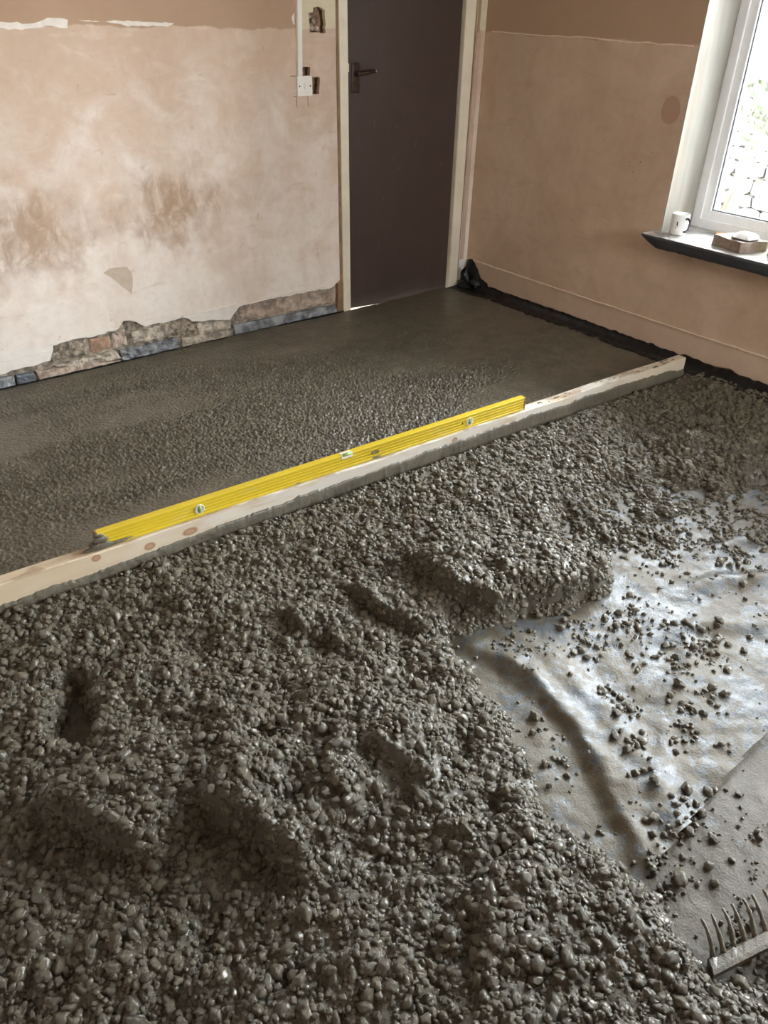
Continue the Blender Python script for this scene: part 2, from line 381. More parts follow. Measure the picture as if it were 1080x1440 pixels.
pieces = [
 ('stone', [(-1.680, .056), (-1.014, .042), (-.968, -.03), (-1.662, -.03)], .004, .04, 'slate', .005),
 ('brick', [(-1.640, .064), (-1.632, .150), (-1.050, .140), (-1.004, .136), (-1.004, .046)], .014, .03, 'brick_pink', .006),
 ('stone', [(-1.885, .105), (-1.685, .085), (-1.682, .035), (-1.87, .030)], .012, .03, 'pale_stone', .007),
 ('stone', [(-2.020, .15), (-1.935, .142), (-1.89, .10), (-1.88, .054), (-2.022, .05)], .015, .03, 'mortar', .010),
 ('stone', [(-2.601, .140), (-2.445, .145), (-2.447, .058), (-2.625, .063)], .013, .03, 'mortar', .009),
 ('brick', [(-2.432, .135), (-2.328, .132), (-2.334, .064), (-2.432, .063)], .014, .03, 'brick_red', .005),
 ('brick', [(-2.320, .145), (-2.246, .150), (-2.247, .063), (-2.325, .060)], .016, .03, 'brick_pink', .006),
 ('stone', [(-2.235, .175), (-2.19, .17), (-2.12, .138), (-2.235, .132)], .018, .03, 'mortar', .007),
 ('stone', [(-2.230, .126), (-2.032, .132), (-2.031, .061), (-2.226, .066)], .012, .03, 'pale_stone', .007),
 ('stone', [(-2.612, .050), (-2.31, .056), (-2.29, .012), (-2.50, .008)], .002, .045, 'pale_stone', .010),
 ('stone', [(-2.30, .056), (-1.99, .054), (-1.98, -.03), (-2.29, -.02)], .000, .045, 'slate', .010),
 ('stone', [(-1.975, .046), (-1.70, .034), (-1.69, -.03), (-1.97, -.03)], .003, .045, 'pale_stone', .008),
 ('stone', [(-2.700, .045), (-2.52, .030), (-2.30, .006), (-2.30, -.03), (-2.69, -.03)], -.004, .045, 'brick_pink', .007),
 ('stone', [(-2.895, .054), (-2.793, .046), (-2.797, -.03), (-2.895, -.03)], -.003, .045, 'slate', .005),
 ('stone', [(-2.788, .047), (-2.706, .042), (-2.706, -.03), (-2.790, -.03)], -.001, .045, 'slate_dark', .005)]
for i in range(6):
    x = -2.905-i*.19
    pieces.append(('stone', [(x-.18, .05), (x, .05), (x, -.03), (x-.18, -.03)], -.002, .045, ('slate', 'pale_stone', 'slate_dark')[i % 3], .006))
for i, (nm, poly, fr, dp, mt, am) in enumerate(pieces): rough_piece(nm, poly, fr, dp, MAT[mt], am, i*7.7+1)
# scraps of old paint, filler patch, the raised paint line above the broken edge
def ridge(name, pts, plane, half, lift, mat, parent, at=0.0):
    up = [(a, b+half*random.uniform(.5, 1.3)) for a, b in pts]; dn = [(a, b-half*random.uniform(.5, 1.3)) for a, b in pts]
    return link(name, slab(name, [up+dn[::-1]], lift+.003, plane, at-lift), mat, parent)
for poly in ([(-2.62, 1.404), (-2.45, 1.394), (-2.352, 1.414), (-2.298, 1.408), (-2.303, 1.379), (-2.36, 1.388), (-2.481, 1.373), (-2.62, 1.380)],
             [(-2.256, 1.408), (-2.17, 1.403), (-2.111, 1.407), (-1.848, 1.400), (-1.86, 1.392), (-2.054, 1.388), (-2.10, 1.397)],
             [(-1.262, 1.43), (-1.245, 1.45), (-1.243, 1.40), (-1.252, 1.405)]):
    link('paint_scrap', slab('paint_scrap', [jag(poly, .02, .004, True)], .004, 'xz', -.001), MAT['white_line'], wall_left)
link('filler_patch', slab('filler_patch', [jag([(-2.318, .430), (-2.284, .446), (-2.206, .441), (-2.188, .412), (-2.184, .382), (-2.201, .314), (-2.24, .355), (-2.276, .395)], .03, .003, True)], .004, 'xz', -.001), MAT['patch'], wall_left)
ridge('paint_line', jag([(-1.96, .156), (-1.80, .157), (-1.62, .158), (-1.40, .162), (-1.20, .158), (-1.06, .152)], .03, .001), 'xz', .0045, .006, MAT['white_line'], wall_left)
ridge('paint_line', jag([(-2.62, .150), (-2.48, .161), (-2.30, .166)], .03, .0015), 'xz', .003, .003, MAT['white_line'], wall_left)
ridge('paint_line', jag([(-2.90, .118), (-2.75, .121), (-2.62, .126)], .03, .0015), 'xz', .002, .002, MAT['white_line'], wall_left)
for x0, z0, x1, z1 in ((-1.246, 1.105, -1.246, 1.062), (-1.180, 1.105, -1.178, 1.06), (-1.278, 1.1925, -1.245, 1.1925), (-1.262, 1.106, -1.245, 1.107)):
    w = .0018
    poly = [(x0-w, z0), (x0+w, z0), (x1+w, z1), (x1-w, z1)] if abs(x0-x1) < .01 else [(x0, z0-w), (x1, z1-w), (x1, z1+w), (x0, z0+w)]
    link('cut_mark', slab('cut_mark', [poly], .003, 'xz', -.0006), MAT['wood_bare'], wall_left)
# bare wooden end of the old skirting by the door frame
link('skirting_stub', boxes('skirting_stub', [((-1.004, -.004, -.02), (-.972, .03, .165))], .003), MAT['wood_bare'], wall_left)

# right wall: plaster with the window opening
yo0, yo1 = WIN_Y0, WIN_Y1
rlow = jag([(0, .05), (-.2, .026), (-.41, .029), (-.852, .033), (-1.338, .026), (-1.6, .018), (-1.78, .03), (-1.86, .045), (-1.93, .02), (-2.3, .015), (-3, .02), (RY, .02)], .04, .003)
wall_right = link('wall_right', slab('wall_right', [rlow+[(RY, CZ), (0, CZ)], [(yo0, WIN_Z0-.05), (yo1, WIN_Z0-.05), (yo1, WIN_Z1), (yo0, WIN_Z1)], [(W2Y0, WIN_Z0), (W2Y1, WIN_Z0), (W2Y1, WIN_Z1), (W2Y0, WIN_Z1)]], .022, 'yz', 0), MAT['plaster_right'], kind='structure')
link('masonry', boxes('masonry', [((.022, yo0, -.12), (.36, .30, CZ)), ((.022, W2Y0, -.12), (.36, yo1, CZ)), ((.022, RY, -.12), (.36, W2Y1, CZ)), ((.022, W2Y1, -.12), (.36, W2Y0, WIN_Z0)), ((.022, W2Y1, WIN_Z1), (.36, W2Y0, CZ)), ((.022, yo1, -.12), (.36, yo0, WIN_Z0-.055)), ((.022, yo1, WIN_Z1), (.36, yo0, CZ))]), MAT['mortar'], wall_right)
link('window_reveal', boxes('window_reveal', [((.0005, yo0-.004, WIN_Z0), (.30, yo0, WIN_Z1)), ((.0005, yo1, WIN_Z0), (.30, yo1+.004, WIN_Z1)), ((.0005, yo1, WIN_Z1-.004), (.30, yo0, WIN_Z1))]), MAT['reveal'], wall_right)
ridge('paint_line', jag([(-.01, .160), (-.2, .158), (-.5, .155), (-.8, .153), (-1.1, .153), (-1.4, .152), (-1.7, .151), (-2.1, .152), (-2.6, .153), (-3.2, .152)], .05, .0016), 'yz', .0030, .006, MAT['tan_line'], wall_right)
ridge('plaster_join', jag([(-.05, 1.382), (-.4, 1.378), (-.7, 1.381), (-1.0, 1.374), (-1.3, 1.374)], .06, .003), 'yz', .003, .002, MAT['tan_line'], wall_right)
link('plaster_strip', slab('plaster_strip', [jag([(-.06, .16), (-.035, .16), (-.035, 1.36), (-.05, 1.40), (-.052, CZ-.02), (-.066, CZ-.02), (-.066, 1.0)], .1, .003, True)], .006, 'xz', -.005), MAT['plaster_right'], wall_left)

link('wall_rear', boxes('wall_rear', [((RX-.2, RY-.2, -.12), (RX, .3, CZ))]), MAT['plaster_left'], kind='structure')
link('wall_near', boxes('wall_near', [((RX-.2, RY-.2, -.12), (W3X0, RY, CZ)), ((W3X1, RY-.2, -.12), (.36, RY, CZ)), ((W3X0, RY-.2, -.12), (W3X1, RY, .95)), ((W3X0, RY-.2, 1.95), (W3X1, RY, CZ))]), MAT['plaster_right'], kind='structure')
link('ceiling', boxes('ceiling', [((RX-.2, RY-.2, CZ), (.36, .3, CZ+.15))]), simple('ceiling_plaster', (.75, .72, .67), .9), kind='structure')
link('floor', boxes('floor', [((RX-.2, RY-.2, -.20), (.36, .3, -.12))]), simple('sub_base', (.2, .19, .17), .95), kind='structure')

# ------------------------------------------------------------------ door
door = link('door_1', None, kind='structure'); door.location = (-.54, .03, 0)
dx, dy = .54, -.03     # parts are drawn in room coordinates and shifted to the empty
def dpart(name, me, mat, parent=door):
    me.transform(Matrix.Translation((dx, dy, 0))); return link(name, me, mat, parent)
def leaf_mesh():
    bm = bmesh.new()
    # slightly out of square, its foot cut to the slope of the new floor
    fr = [(-.9125, .001), (-.1555, -.045), (-.178, DZ), (-.952, DZ)]
    A = [bm.verts.new((x, .012, z)) for x, z in fr]; B = [bm.verts.new((x, .052, z)) for x, z in fr]
    bm.faces.new(A); bm.faces.new(B[::-1])
    for i in range(4): bm.faces.new((A[i], B[i], B[(i+1) % 4], A[(i+1) % 4]))
    bmesh.ops.recalc_face_normals(bm, faces=bm.faces)
    bmesh.ops.bevel(bm, geom=bm.edges[:], offset=.002, segments=2, affect='EDGES'); return me_bm('door_leaf', bm)
dpart('door_leaf', leaf_mesh(), MAT['door'])
def jamb(fr0, fr1, y0, y1):
    """an upright between two lines (x at floor, x at head), both ends given"""
    bm = bmesh.new(); v = []
    for y in (y0, y1): v.append([bm.verts.new((x, y, z)) for x, z in ((fr0[0], -.03), (fr1[0], -.03), (fr1[1], DZ+.06), (fr0[1], DZ+.06))])
    a, b = v; bm.faces.new(a); bm.faces.new(b[::-1])
    for i in range(4): bm.faces.new((a[i], b[i], b[(i+1) % 4], a[(i+1) % 4]))
    bmesh.ops.recalc_face_normals(bm, faces=bm.faces)
    bmesh.ops.bevel(bm, geom=bm.edges[:], offset=.002, segments=2, affect='EDGES'); return me_bm('frame_jamb', bm)
dpart('frame_jamb', jamb((-.966, -1.008), (-.915, -.955), -.006, .10), MAT['cream'])
dpart('frame_jamb', jamb((-.152, -.174), (-.083, -.096), -.012, .10), MAT['cream'])
dpart('frame_head', boxes('frame_head', [((-1.0, -.006, DZ+.003), (-.09, .10, DZ+.06))], .002), MAT['cream'])
dpart('door_stop', jamb((-.930, -.968), (-.898, -.935), .054, .09), MAT['cream'])
dpart('door_stop', jamb((-.165, -.19), (-.14, -.16), .054, .09), MAT['cream'])
dpart('frame_edge', jamb((-.985, -1.018), (-.967, -1.009), .000, .03), MAT['wood_bare'])
hd = dpart('door_handle', boxes('door_handle', [((-.905, .004, 1.108), (-.858, .0125, 1.243))], .003), MAT['bronze'])
bm = bmesh.new(); cyl(bm, (-.880+dx, .006+dy, 1.198), (-.880+dx, -.035+dy, 1.198), .011, .010)
tube(bm, [(-.882+dx, -.034+dy, 1.198), (-.862+dx, -.040+dy, 1.200), (-.83+dx, -.040+dy, 1.204), (-.80+dx, -.036+dy, 1.207), (-.785+dx, -.03+dy, 1.206)], [.010, .0095, .009, .009, .007], 12)
link('lever', me_bm('lever', bm, True), MAT['bronze'], hd)
bm = bmesh.new(); bmesh.ops.create_uvsphere(bm, u_segments=16, v_segments=10, radius=.0085); bmesh.ops.translate(bm, verts=bm.verts, vec=(-.786+dx, -.032+dy, 1.206))
link('lever_tip', me_bm('lever_tip', bm, True), MAT['chrome'], hd)
dpart('strike_plate', boxes('strike_plate', [((-.944, -.009, 1.205), (-.936, -.003, 1.24))], .001), MAT['cream'])
# landing beyond the door
link('floor', boxes('floor', [((-1.6, .30, -.12), (.6, 1.6, -.02))]), simple('passage_floor', (.6, .58, .55), .8), kind='structure')

# ------------------------------------------------------------------ switch and trunking
sw = link('light_switch', None, label='square white light switch plate below the cable trunking', cat='light switch', loc=(-1.2015, 0, 1.15))
link('plate', boxes('plate', [((-.043, -.011, -.043), (.043, .0, .043))], .0025), MAT['white_plastic'], sw)
link('rocker', boxes('rocker', [((-.006, -.0155, -.012), (.010, -.0105, .012))], .0015), MAT['white_plastic'], sw)
for s in (-1, 1):
    bm = bmesh.new(); cyl(bm, (s*.031, -.0095, 0), (s*.031, -.0122, 0), .0035, n=12); link('screw', me_bm('screw', bm), MAT['bronze'], sw)
tr = link('cable_trunking', None, label='narrow white plastic cable trunking running up from the switch', cat='trunking', loc=(-1.231, 0, 1.194))
bm = bmesh.new()
v = [[bm.verts.new((x+o, y, z)) for x, y in ((-.013, 0), (.013, 0), (.013, -.016), (-.013, -.016))] for z, o in ((0, 0), (CZ-1.196, .030))]
for i in range(4): bm.faces.new((v[0][i], v[0][(i+1) % 4], v[1][(i+1) % 4], v[1][i]))
bm.faces.new(v[0][::-1]); bm.faces.new(v[1])
link('channel', me_bm('channel', bm), MAT['white_plastic'], tr)
bm = bmesh.new()
v = [[bm.verts.new((x+o, y, z)) for x, y in ((-.0105, -.0155), (.0105, -.0155), (.0105, -.018), (-.0105, -.018))] for z, o in ((.004, 0), (CZ-1.196, .030))]
for i in range(4): bm.faces.new((v[0][i], v[0][(i+1) % 4], v[1][(i+1) % 4], v[1][i]))
bm.faces.new(v[0][::-1]); bm.faces.new(v[1])
link('lid', me_bm('lid', bm), MAT['white_plastic'], tr)
# old socket box remnants inside the big hole
def lump(name, c, r, mat, parent, amp=.3, seed=0, sub=2):
    bm = bmesh.new(); bmesh.ops.create_icosphere(bm, subdivisions=sub, radius=1)
    for v_ in bm.verts:
        k = 1+amp*mnoise.noise(v_.co*1.3+Vector((seed, seed*2, 0)))
        v_.co = Vector((v_.co.x*r[0]*k+c[0], v_.co.y*r[1]*k+c[1], v_.co.z*r[2]*k+c[2]))
    return link(name, me_bm(name, bm, True), mat, parent)
for i, (x, z, a, b) in enumerate(((-1.145, 1.435, .014, .012), (-1.118, 1.415, .012, .014), (-1.135, 1.39, .024, .016), (-1.10, 1.385, .015, .012))):
    lump('brick_lump', (x, .034, z), (a, .014, b), MAT['brick_pink'], wall_left, .5, i*3.3)

# ------------------------------------------------------------------ window
win = link('window_1', None, kind='structure'); win.location = (.25, (yo0+yo1)/2, WIN_Z0); wy = (yo0+yo1)/2
def wpart(name, lst, mat, parent=win, bevel=.003):
    me = boxes(name, lst, bevel); me.transform(Matrix.Translation((-.25, -wy, -WIN_Z0))); return link(name, me, mat, parent)
ya, yb, za, zb = yo0-.004, yo1+.004, WIN_Z0, WIN_Z1-.004
fw = .045
wpart('window_frame', [((.25, ya-fw, za), (.32, ya, zb)), ((.25, yb, za), (.32, yb+fw, zb)), ((.25, yb+fw, za), (.32, ya-fw, za+fw)), ((.25, yb+fw, zb-fw), (.32, ya-fw, zb))], MAT['upvc'])
mid_y = wy
def sash(y0, y1):
    z0, z1 = za+fw-.004, zb-fw+.004; w = .045
    s_ = wpart('sash', [((.262, y0-w, z0), (.315, y0, z1)), ((.262, y1, z0), (.315, y1+w, z1)), ((.262, y1+w, z0), (.315, y0-w, z0+w)), ((.262, y1+w, z1-w), (.315, y0-w, z1))], MAT['upvc'])
    g = .007
    wpart('glazing_bead', [((.274, y0-w-g, z0+w), (.30, y0-w, z1-w)), ((.274, y1+w, z0+w), (.30, y1+w+g, z1-w)), ((.274, y1+w+g, z0+w), (.30, y0-w-g, z0+w+g)), ((.274, y1+w+g, z1-w-g), (.30, y0-w-g, z1-w))], MAT['gasket'], s_, .001)
    me = boxes('pane', [((.287, y1+w, z0+w), (.291, y0-w, z1-w))]); me.transform(Matrix.Translation((-.25, -wy, -WIN_Z0)))
    link('pane', me, MAT['glass'], s_)
sash(ya-fw+.004, mid_y+.025); sash(mid_y-.025, yb+fw-.004)
wpart('mullion', [((.25, mid_y-.026, za+fw), (.32, mid_y+.026, zb-fw))], MAT['upvc'])
added_win2 = link('added_window_2', None, kind='structure', loc=(.25, (W2Y0+W2Y1)/2, WIN_Z0)); w2 = (W2Y0-W2Y1)/2; h2_ = WIN_Z1-WIN_Z0  # unseen window added for extra light
link('window_frame', boxes('window_frame', [((0, -w2, 0), (.06, -w2+.07, h2_)), ((0, w2-.07, 0), (.06, w2, h2_)), ((0, -w2+.07, 0), (.06, w2-.07, .07)), ((0, -w2+.07, h2_-.07), (.06, w2-.07, h2_)), ((0, -.03, .07), (.06, .03, h2_-.07))], .003), MAT['upvc'], added_win2)
for a_ in (-w2+.07, .03): link('pane', boxes('pane', [((.030, a_, .07), (.034, a_+w2-.10, h2_-.07))]), MAT['glass'], added_win2)
added_win3 = link('added_window_3', None, kind='structure', loc=((W3X0+W3X1)/2, RY-.12, .95)); w3 = (W3X1-W3X0)/2  # also added for extra light, behind the camera
link('window_frame', boxes('window_frame', [((-w3, -.06, 0), (-w3+.07, 0, 1.0)), ((w3-.07, -.06, 0), (w3, 0, 1.0)), ((-w3+.07, -.06, 0), (w3-.07, 0, .07)), ((-w3+.07, -.06, 0.93), (w3-.07, 0, 1.0))], .003), MAT['upvc'], added_win3)
link('pane', boxes('pane', [((-w3+.07, -.034, .07), (w3-.07, -.030, 0.93))]), MAT['glass'], added_win3)
# slate sill with a moulded overhanging nose
def sill_mesh():
    bm = bmesh.new(); prof = [(-.100, 0), (-.102, -.012), (-.096, -.040), (-.088, -.056), (.0, -.058), (.33, -.058), (.33, 0)]
    ys = np.linspace(-1.285, yo1-.06, 60); rings = []
    for k, y in enumerate(ys):
        ring = []
        for i, (x, z) in enumerate(prof):
            yy, zz, xx = y, z, x
            if i in (2, 3, 4) : zz += mnoise.noise(Vector((y*22, i, 0)))*.005
            if i < 4: xx += mnoise.noise(Vector((y*13, i*3, 5)))*.003
            if k < 5 and z < -.005: zz *= (.28, .5, .72, .9, .98)[k]
            if x > -.005 and (y > yo0-.004 or y < yo1+.004): xx = min(x, .0)
            ring.append(bm.verts.new((xx, yy, WIN_Z0+zz)))
        rings.append(ring)
    n = len(prof)
    for a, b in zip(rings, rings[1:]):
        for i in range(n): bm.faces.new((a[i], a[(i+1) % n], b[(i+1) % n], b[i]))
    bm.faces.new(rings[0][::-1]); bm.faces.new(rings[-1])
    return me_bm('trim_1', bm)
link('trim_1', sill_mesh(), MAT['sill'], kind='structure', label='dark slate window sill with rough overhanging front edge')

# ------------------------------------------------------------------ things on the sill
def mug():
    t = link('mug', None, label='white mug with shade-darkened handle on the slate sill', cat='mug', loc=(.028, -1.402, WIN_Z0+.0005))
    bm = bmesh.new(); lathe(bm, [(0, .0), (.034, .0), (.038, .003), (.0405, .012), (.0415, .094), (.0408, .0965), (.0390, .0955), (.038, .090), (.037, .010), (.0, .007)])
    bmesh.ops.remove_doubles(bm, verts=bm.verts, dist=1e-4)
    link('cup', me_bm('cup', bm, True), simple('white_ceramic', (.85, .85, .85), .15, .02), t)
    a = math.radians(-108); u = Vector((math.cos(a), math.sin(a), 0))
    pts = [u*.039+Vector((0, 0, .078)), u*.052+Vector((0, 0, .083)), u*.066+Vector((0, 0, .075)), u*.070+Vector((0, 0, .055)), u*.066+Vector((0, 0, .036)), u*.053+Vector((0, 0, .022)), u*.039+Vector((0, 0, .019))]
    bm = bmesh.new(); tube(bm, pts, .0058, 10); link('handle', me_bm('handle', bm, True), simple('handle_shade_dark', (.10, .11, .14), .2), t)  # shaded side of the handle put into its colour
    # small dark printed motif, curved onto the side
    for (a0, a1, z0, z1) in ((-168, -160, .050, .066), (-163, -156, .044, .050), (-172, -166, .036, .042)):
        bm = bmesh.new(); n = 4
        for k in range(n):
            q = []
            for aa, zz in ((k, z0), (k+1, z0), (k+1, z1), (k, z1)):
                th = math.radians(a0+(a1-a0)*aa/n); r = .0418
                q.append(bm.verts.new((r*math.cos(th), r*math.sin(th), zz)))
            bm.faces.new(q)
        bmesh.ops.remove_doubles(bm, verts=bm.verts, dist=1e-5)
        bmesh.ops.solidify(bm, geom=bm.faces[:], thickness=.0004)
        link('print', me_bm('print', bm), simple('dark_print', (.05, .05, .06), .4), t)
mug()
def stone_slab():
    base = [(.000, -1.605), (-.050, -1.775), (.092, -1.828), (.150, -1.655)]
    c = Vector((.06, -1.71, 0)); bm = bmesh.new()
    lo = jag([(x-c.x, y-c.y) for x, y in base], .03, .0025, True)
    A = [bm.verts.new((x, y, .0005)) for x, y in lo]; B = [bm.verts.new((x*.97, y*.97, .046+random.uniform(-.003, .003))) for x, y in lo]
    bm.faces.new(A[::-1]); bm.faces.new(B)
    for i in range(len(A)): bm.faces.new((A[i], A[(i+1) % len(A)], B[(i+1) % len(A)], B[i]))
    bmesh.ops.triangulate(bm, faces=[f for f in bm.faces if len(f.verts) > 4])
    m = M('broken_stone', .85, .3); n = m.noise(22, 5, .6)
    m.col(m.mix(m.ss(n, .35, .7), (.22, .165, .135), (.34, .28, .24))); m.bump(m.noise(60, 4), .7, .004)
    link('stone_slab', me_bm('stone_slab', bm), m.m, label='broken brown stone slab lying on the slate window sill', cat='stone', loc=(c.x, c.y, WIN_Z0))
stone_slab()
def paper():
    o = link('folded_mask', None, label='white folded paper dust mask on the stone slab', cat='mask', loc=(.055, -1.735, WIN_Z0+.050))
    bm = bmesh.new(); out = [(-.055, -.045), (-.055, .03), (-.01, .062), (.05, .05), (.062, -.03), (.01, -.06)]
    rings = []
    for s, z in ((1, 0), (1, .004), (.86, .009), (.6, .018), (.3, .023)): rings.append([bm.verts.new((x*s, y*s, z)) for x, y in out])
    n = len(out)
    for a, b in zip(rings, rings[1:]):
        for i in range(n): bm.faces.new((a[i], a[(i+1) % n], b[(i+1) % n], b[i]))
    bm.faces.new(rings[0][::-1]); bm.faces.new(rings[-1])
    link('shell', me_bm('shell', bm), simple('white_paper', (.85, .84, .82), .8), o)
    bm = bmesh.new(); tube(bm, [(-.05, -.03, .006), (-.03, -.02, .0165), (0, -.012, .0238), (.03, -.015, .019), (.05, -.02, .009)], .0016, 6)
    link('strap', me_bm('strap', bm, True), simple('grey_elastic', (.45, .44, .44), .8), o)
paper()
lump_o = lump('orange_scrap', (0, 0, 0), (.022, .026, .010), simple('orange_foam', (.78, .38, .14), .8), None, .5, 4)
lump_o.location = (.190, -1.535, WIN_Z0+.0085); lump_o['label'] = 'small orange scrap behind the stone slab on the sill'; lump_o['category'] = 'scrap'
t = link('tin', None, label='yellow green tin standing on the sill beside the stone slab', cat='tin', loc=(.055, -1.898, WIN_Z0+.0005))
bm = bmesh.new(); lathe(bm, [(0, 0), (.040, 0), (.0415, .003), (.040, .006), (.040, .094), (.0415, .097), (.040, .100), (.0, .099)], 36); bmesh.ops.remove_doubles(bm, verts=bm.verts, dist=1e-4)
link('can', me_bm('can', bm, True), simple('green_label', (.46, .48, .16), .45, .1), t)
bm = bmesh.new(); lathe(bm, [(0, .1005), (.034, .1005), (.035, .104), (.0, .105)], 36); bmesh.ops.remove_doubles(bm, verts=bm.verts, dist=1e-4)
link('lid', me_bm('lid', bm, True), simple('tin_lid', (.6, .6, .58), .35, metal=.8), t)

# ------------------------------------------------------------------ levelled concrete behind the timber
BX0, BY0, BX1, BY1 = -3.60, -1.563, -.172, -1.713        # front line of the timber on plan
def board_y(x): return BY0+(BY1-BY0)*(x-BX0)/(BX1-BX0)
def screed():
    st = .0042; xs = np.arange(-4.3, -.085, st); ys = np.arange(-1.80, -.004, st); X, Y = np.meshgrid(xs, ys)
    U = (X+Y*-.04); V = Y+.044*X                      # along and across the strokes of the straightedge
    d1, id1 = voro(X, Y, .0135, 3); d2, id2 = voro(X, Y, .009, 5)
    coarse = np.clip(fbm(U*.35, V, .30, 3, 21)*1.7+.50+.25*fbm(X, Y, .5, 2, 4), 0, 1)
    coarse *= sstep(-.02, -.40, Y)*sstep(-.15, -1.1, X)*.75+.25
    grain = np.maximum(0, 1-d1/(.34+.32*id1))*(id1 > .2)*.0085+np.maximum(0, 1-d2/.55)*.0042*(id2 > .3)
    Z = -.001+.003*fbm(X, Y, .35, 3, 8)+coarse*grain*1.4+.0009*fbm(X, Y, .012, 2, 2)
    drag = np.abs(np.sin((V+.012*fbm(X, Y, .5, 2, 31))*2*math.pi/.030+6*fbm(U*.12, V, .12, 2, 33)))
    dm = np.maximum(sstep(.15, .55, fbm(U*.4, V, .33, 2, 40)+.15)*sstep(-3.0, -2.0, X), np.exp(-(((X+1.25)/.55)**2+((Y+.75)/.38)**2)))
    Z += dm*.0062*drag*(.4+.6*vnoise(U/.25, V/.01, 9))
    edge = .012*fbm(X, Y, .10, 3, 12)
    keep = (X < -.10+edge) & (Y < -.010+edge*.4) & (Y > BY0+(BY1-BY0)*(X-BX0)/(BX1-BX0)+.012)
    co, q = grid_mesh('s', X, Y, Z, keep)
    link('screeded_concrete', mesh_np('screeded_concrete', co, q), MAT['screed'], kind='stuff', label='wet grey concrete floor levelled smooth behind the timber straightedge', cat='concrete')
screed()

# ------------------------------------------------------------------ membrane and loose concrete in front
MB = [(-1.63, -2.462), (-1.392, -2.536), (-1.05, -2.50), (-.785, -2.514), (-.45, -2.65), (-.40, -3.3), (-1.2, -3.75), (-2.0, -3.72), (-2.30, -3.54), (-2.46, -3.46), (-2.59, -3.395), (-2.57, -3.31), (-2.53, -3.235), (-2.535, -3.137),
      (-2.600, -2.984), (-2.470, -2.844), (-2.400, -2.640), (-2.352, -2.418), (-2.168, -2.468), (-1.814, -2.559)]
FOLD = [(-2.36, -2.40), (-2.30, -2.53), (-2.285, -2.65), (-2.33, -2.85), (-2.40, -3.0), (-2.49, -3.16)]
EDGE = [(-1.0, -3.12), (-1.5, -3.12), (-1.919, -3.138), (-2.28, -3.165), (-2.60, -3.205), (-2.9, -3.24)]
def memb_z(X, Y):
    d, s, p = seg_dist(X, Y, FOLD)
    z = -.060+.010*fbm(X, Y, .28, 3, 51)
    s = s+.02*fbm(X, Y, .12, 3, 55)
    z = z+(.026+.014*fbm(X, Y, .10, 3, 57))*np.where(s > 0, np.exp(-(s/.060)**2), np.exp(-(s/.026)**2))*sstep(0, .12, p)*(1-.4*sstep(.85, 1, p))
    z = z+.012*np.exp(-((s-.11)/.045)**2)*sstep(0, .3, p)
    for pts, w, h in (([(-1.75, -2.62), (-1.45, -2.72), (-1.1, -2.95)], .035, .018), ([(-2.0, -2.70), (-1.7, -2.80), (-1.45, -3.0)], .030, .012), ([(-1.5, -2.60), (-1.2, -2.62), (-.9, -2.75)], .03, .016),
                      ([(-2.12, -2.92), (-1.9, -2.90), (-1.75, -2.80)], .03, .010), ([(-2.35, -3.10), (-2.20, -3.02), (-2.1, -2.95)], .025, .010)):
        dd, ss_, pp = seg_dist(X, Y, pts); z = z+h*np.exp(-(dd/w)**2)*np.sin(np.pi*np.clip(pp, .02, .98))
    wr = fbm(X*.6+Y*.8, (Y*.6-X*.8)*.35, .05, 3, 61)
    return z+.0045*wr+.0022*fbm(X, Y, .035, 3, 63)
def membrane_mat(name, slurry):
    m = M(name, .2, .5)
    n1 = m.noise(5.5, 6, .65, dist=.8); n2 = m.noise(38, 5, .65); n3 = m.noise(170, 4, .65)
    f = m.math('ADD', m.math('MULTIPLY', n1, .6), m.math('MULTIPLY', n2, .4))
    f = m.ss(f, .47-slurry, .58-slurry)
    k_ = .62 if slurry > .1 else .8
    c = m.mix(f, m.mix(m.noise(8), (.085, .10, .115), (.14, .155, .17)), m.mix(n2, (.085*k_, .070*k_, .046*k_), (.165*k_, .142*k_, .100*k_)))
    c = m.mix(m.math('MULTIPLY', m.ss(m.math('ADD', m.math('MULTIPLY', n3, .6), m.math('MULTIPLY', n1, .4)), .56, .62), .85), c, (.10, .09, .072))
    m.col(c); m.rough(m.math('ADD', .25, m.math('MULTIPLY', f, .24))); m.b.inputs['Specular IOR Level'].default_value = .42
    m.bump(m.math('ADD', m.math('MULTIPLY', n3, .6), m.math('MULTIPLY', n2, 1.0)), .55, .004); return m.m
def membranes():
    st = .008; xs = np.arange(-3.0, -.02, st); ys = np.arange(-4.3, -1.9, st); X, Y = np.meshgrid(xs, ys); Z = memb_z(X, Y)
    d, s, p = seg_dist(X, Y, EDGE)                     # EDGE runs -x, so its left side is -y
    co, q = grid_mesh('m', X, Y, Z+.004, (s < .004*fbm(X, Y, .1, 2, 5)))
    link('membrane_sheet', mesh_np('membrane_sheet', co, q), membrane_mat('grey_polythene', .05), label='crumpled grey polythene sheet splashed with cement between the concrete heaps', cat='plastic sheet')
    co, q = grid_mesh('m', X, Y, -.068+.006*fbm(X, Y, .25, 3, 71)+.0015*fbm(X, Y, .03, 2, 5), (s > -.10))
    link('membrane_sheet', mesh_np('membrane_sheet', co, q), membrane_mat('cement_filmed_polythene', .12), label='flat polythene sheet filmed with cement under the garden rake', cat='plastic sheet')
membranes()

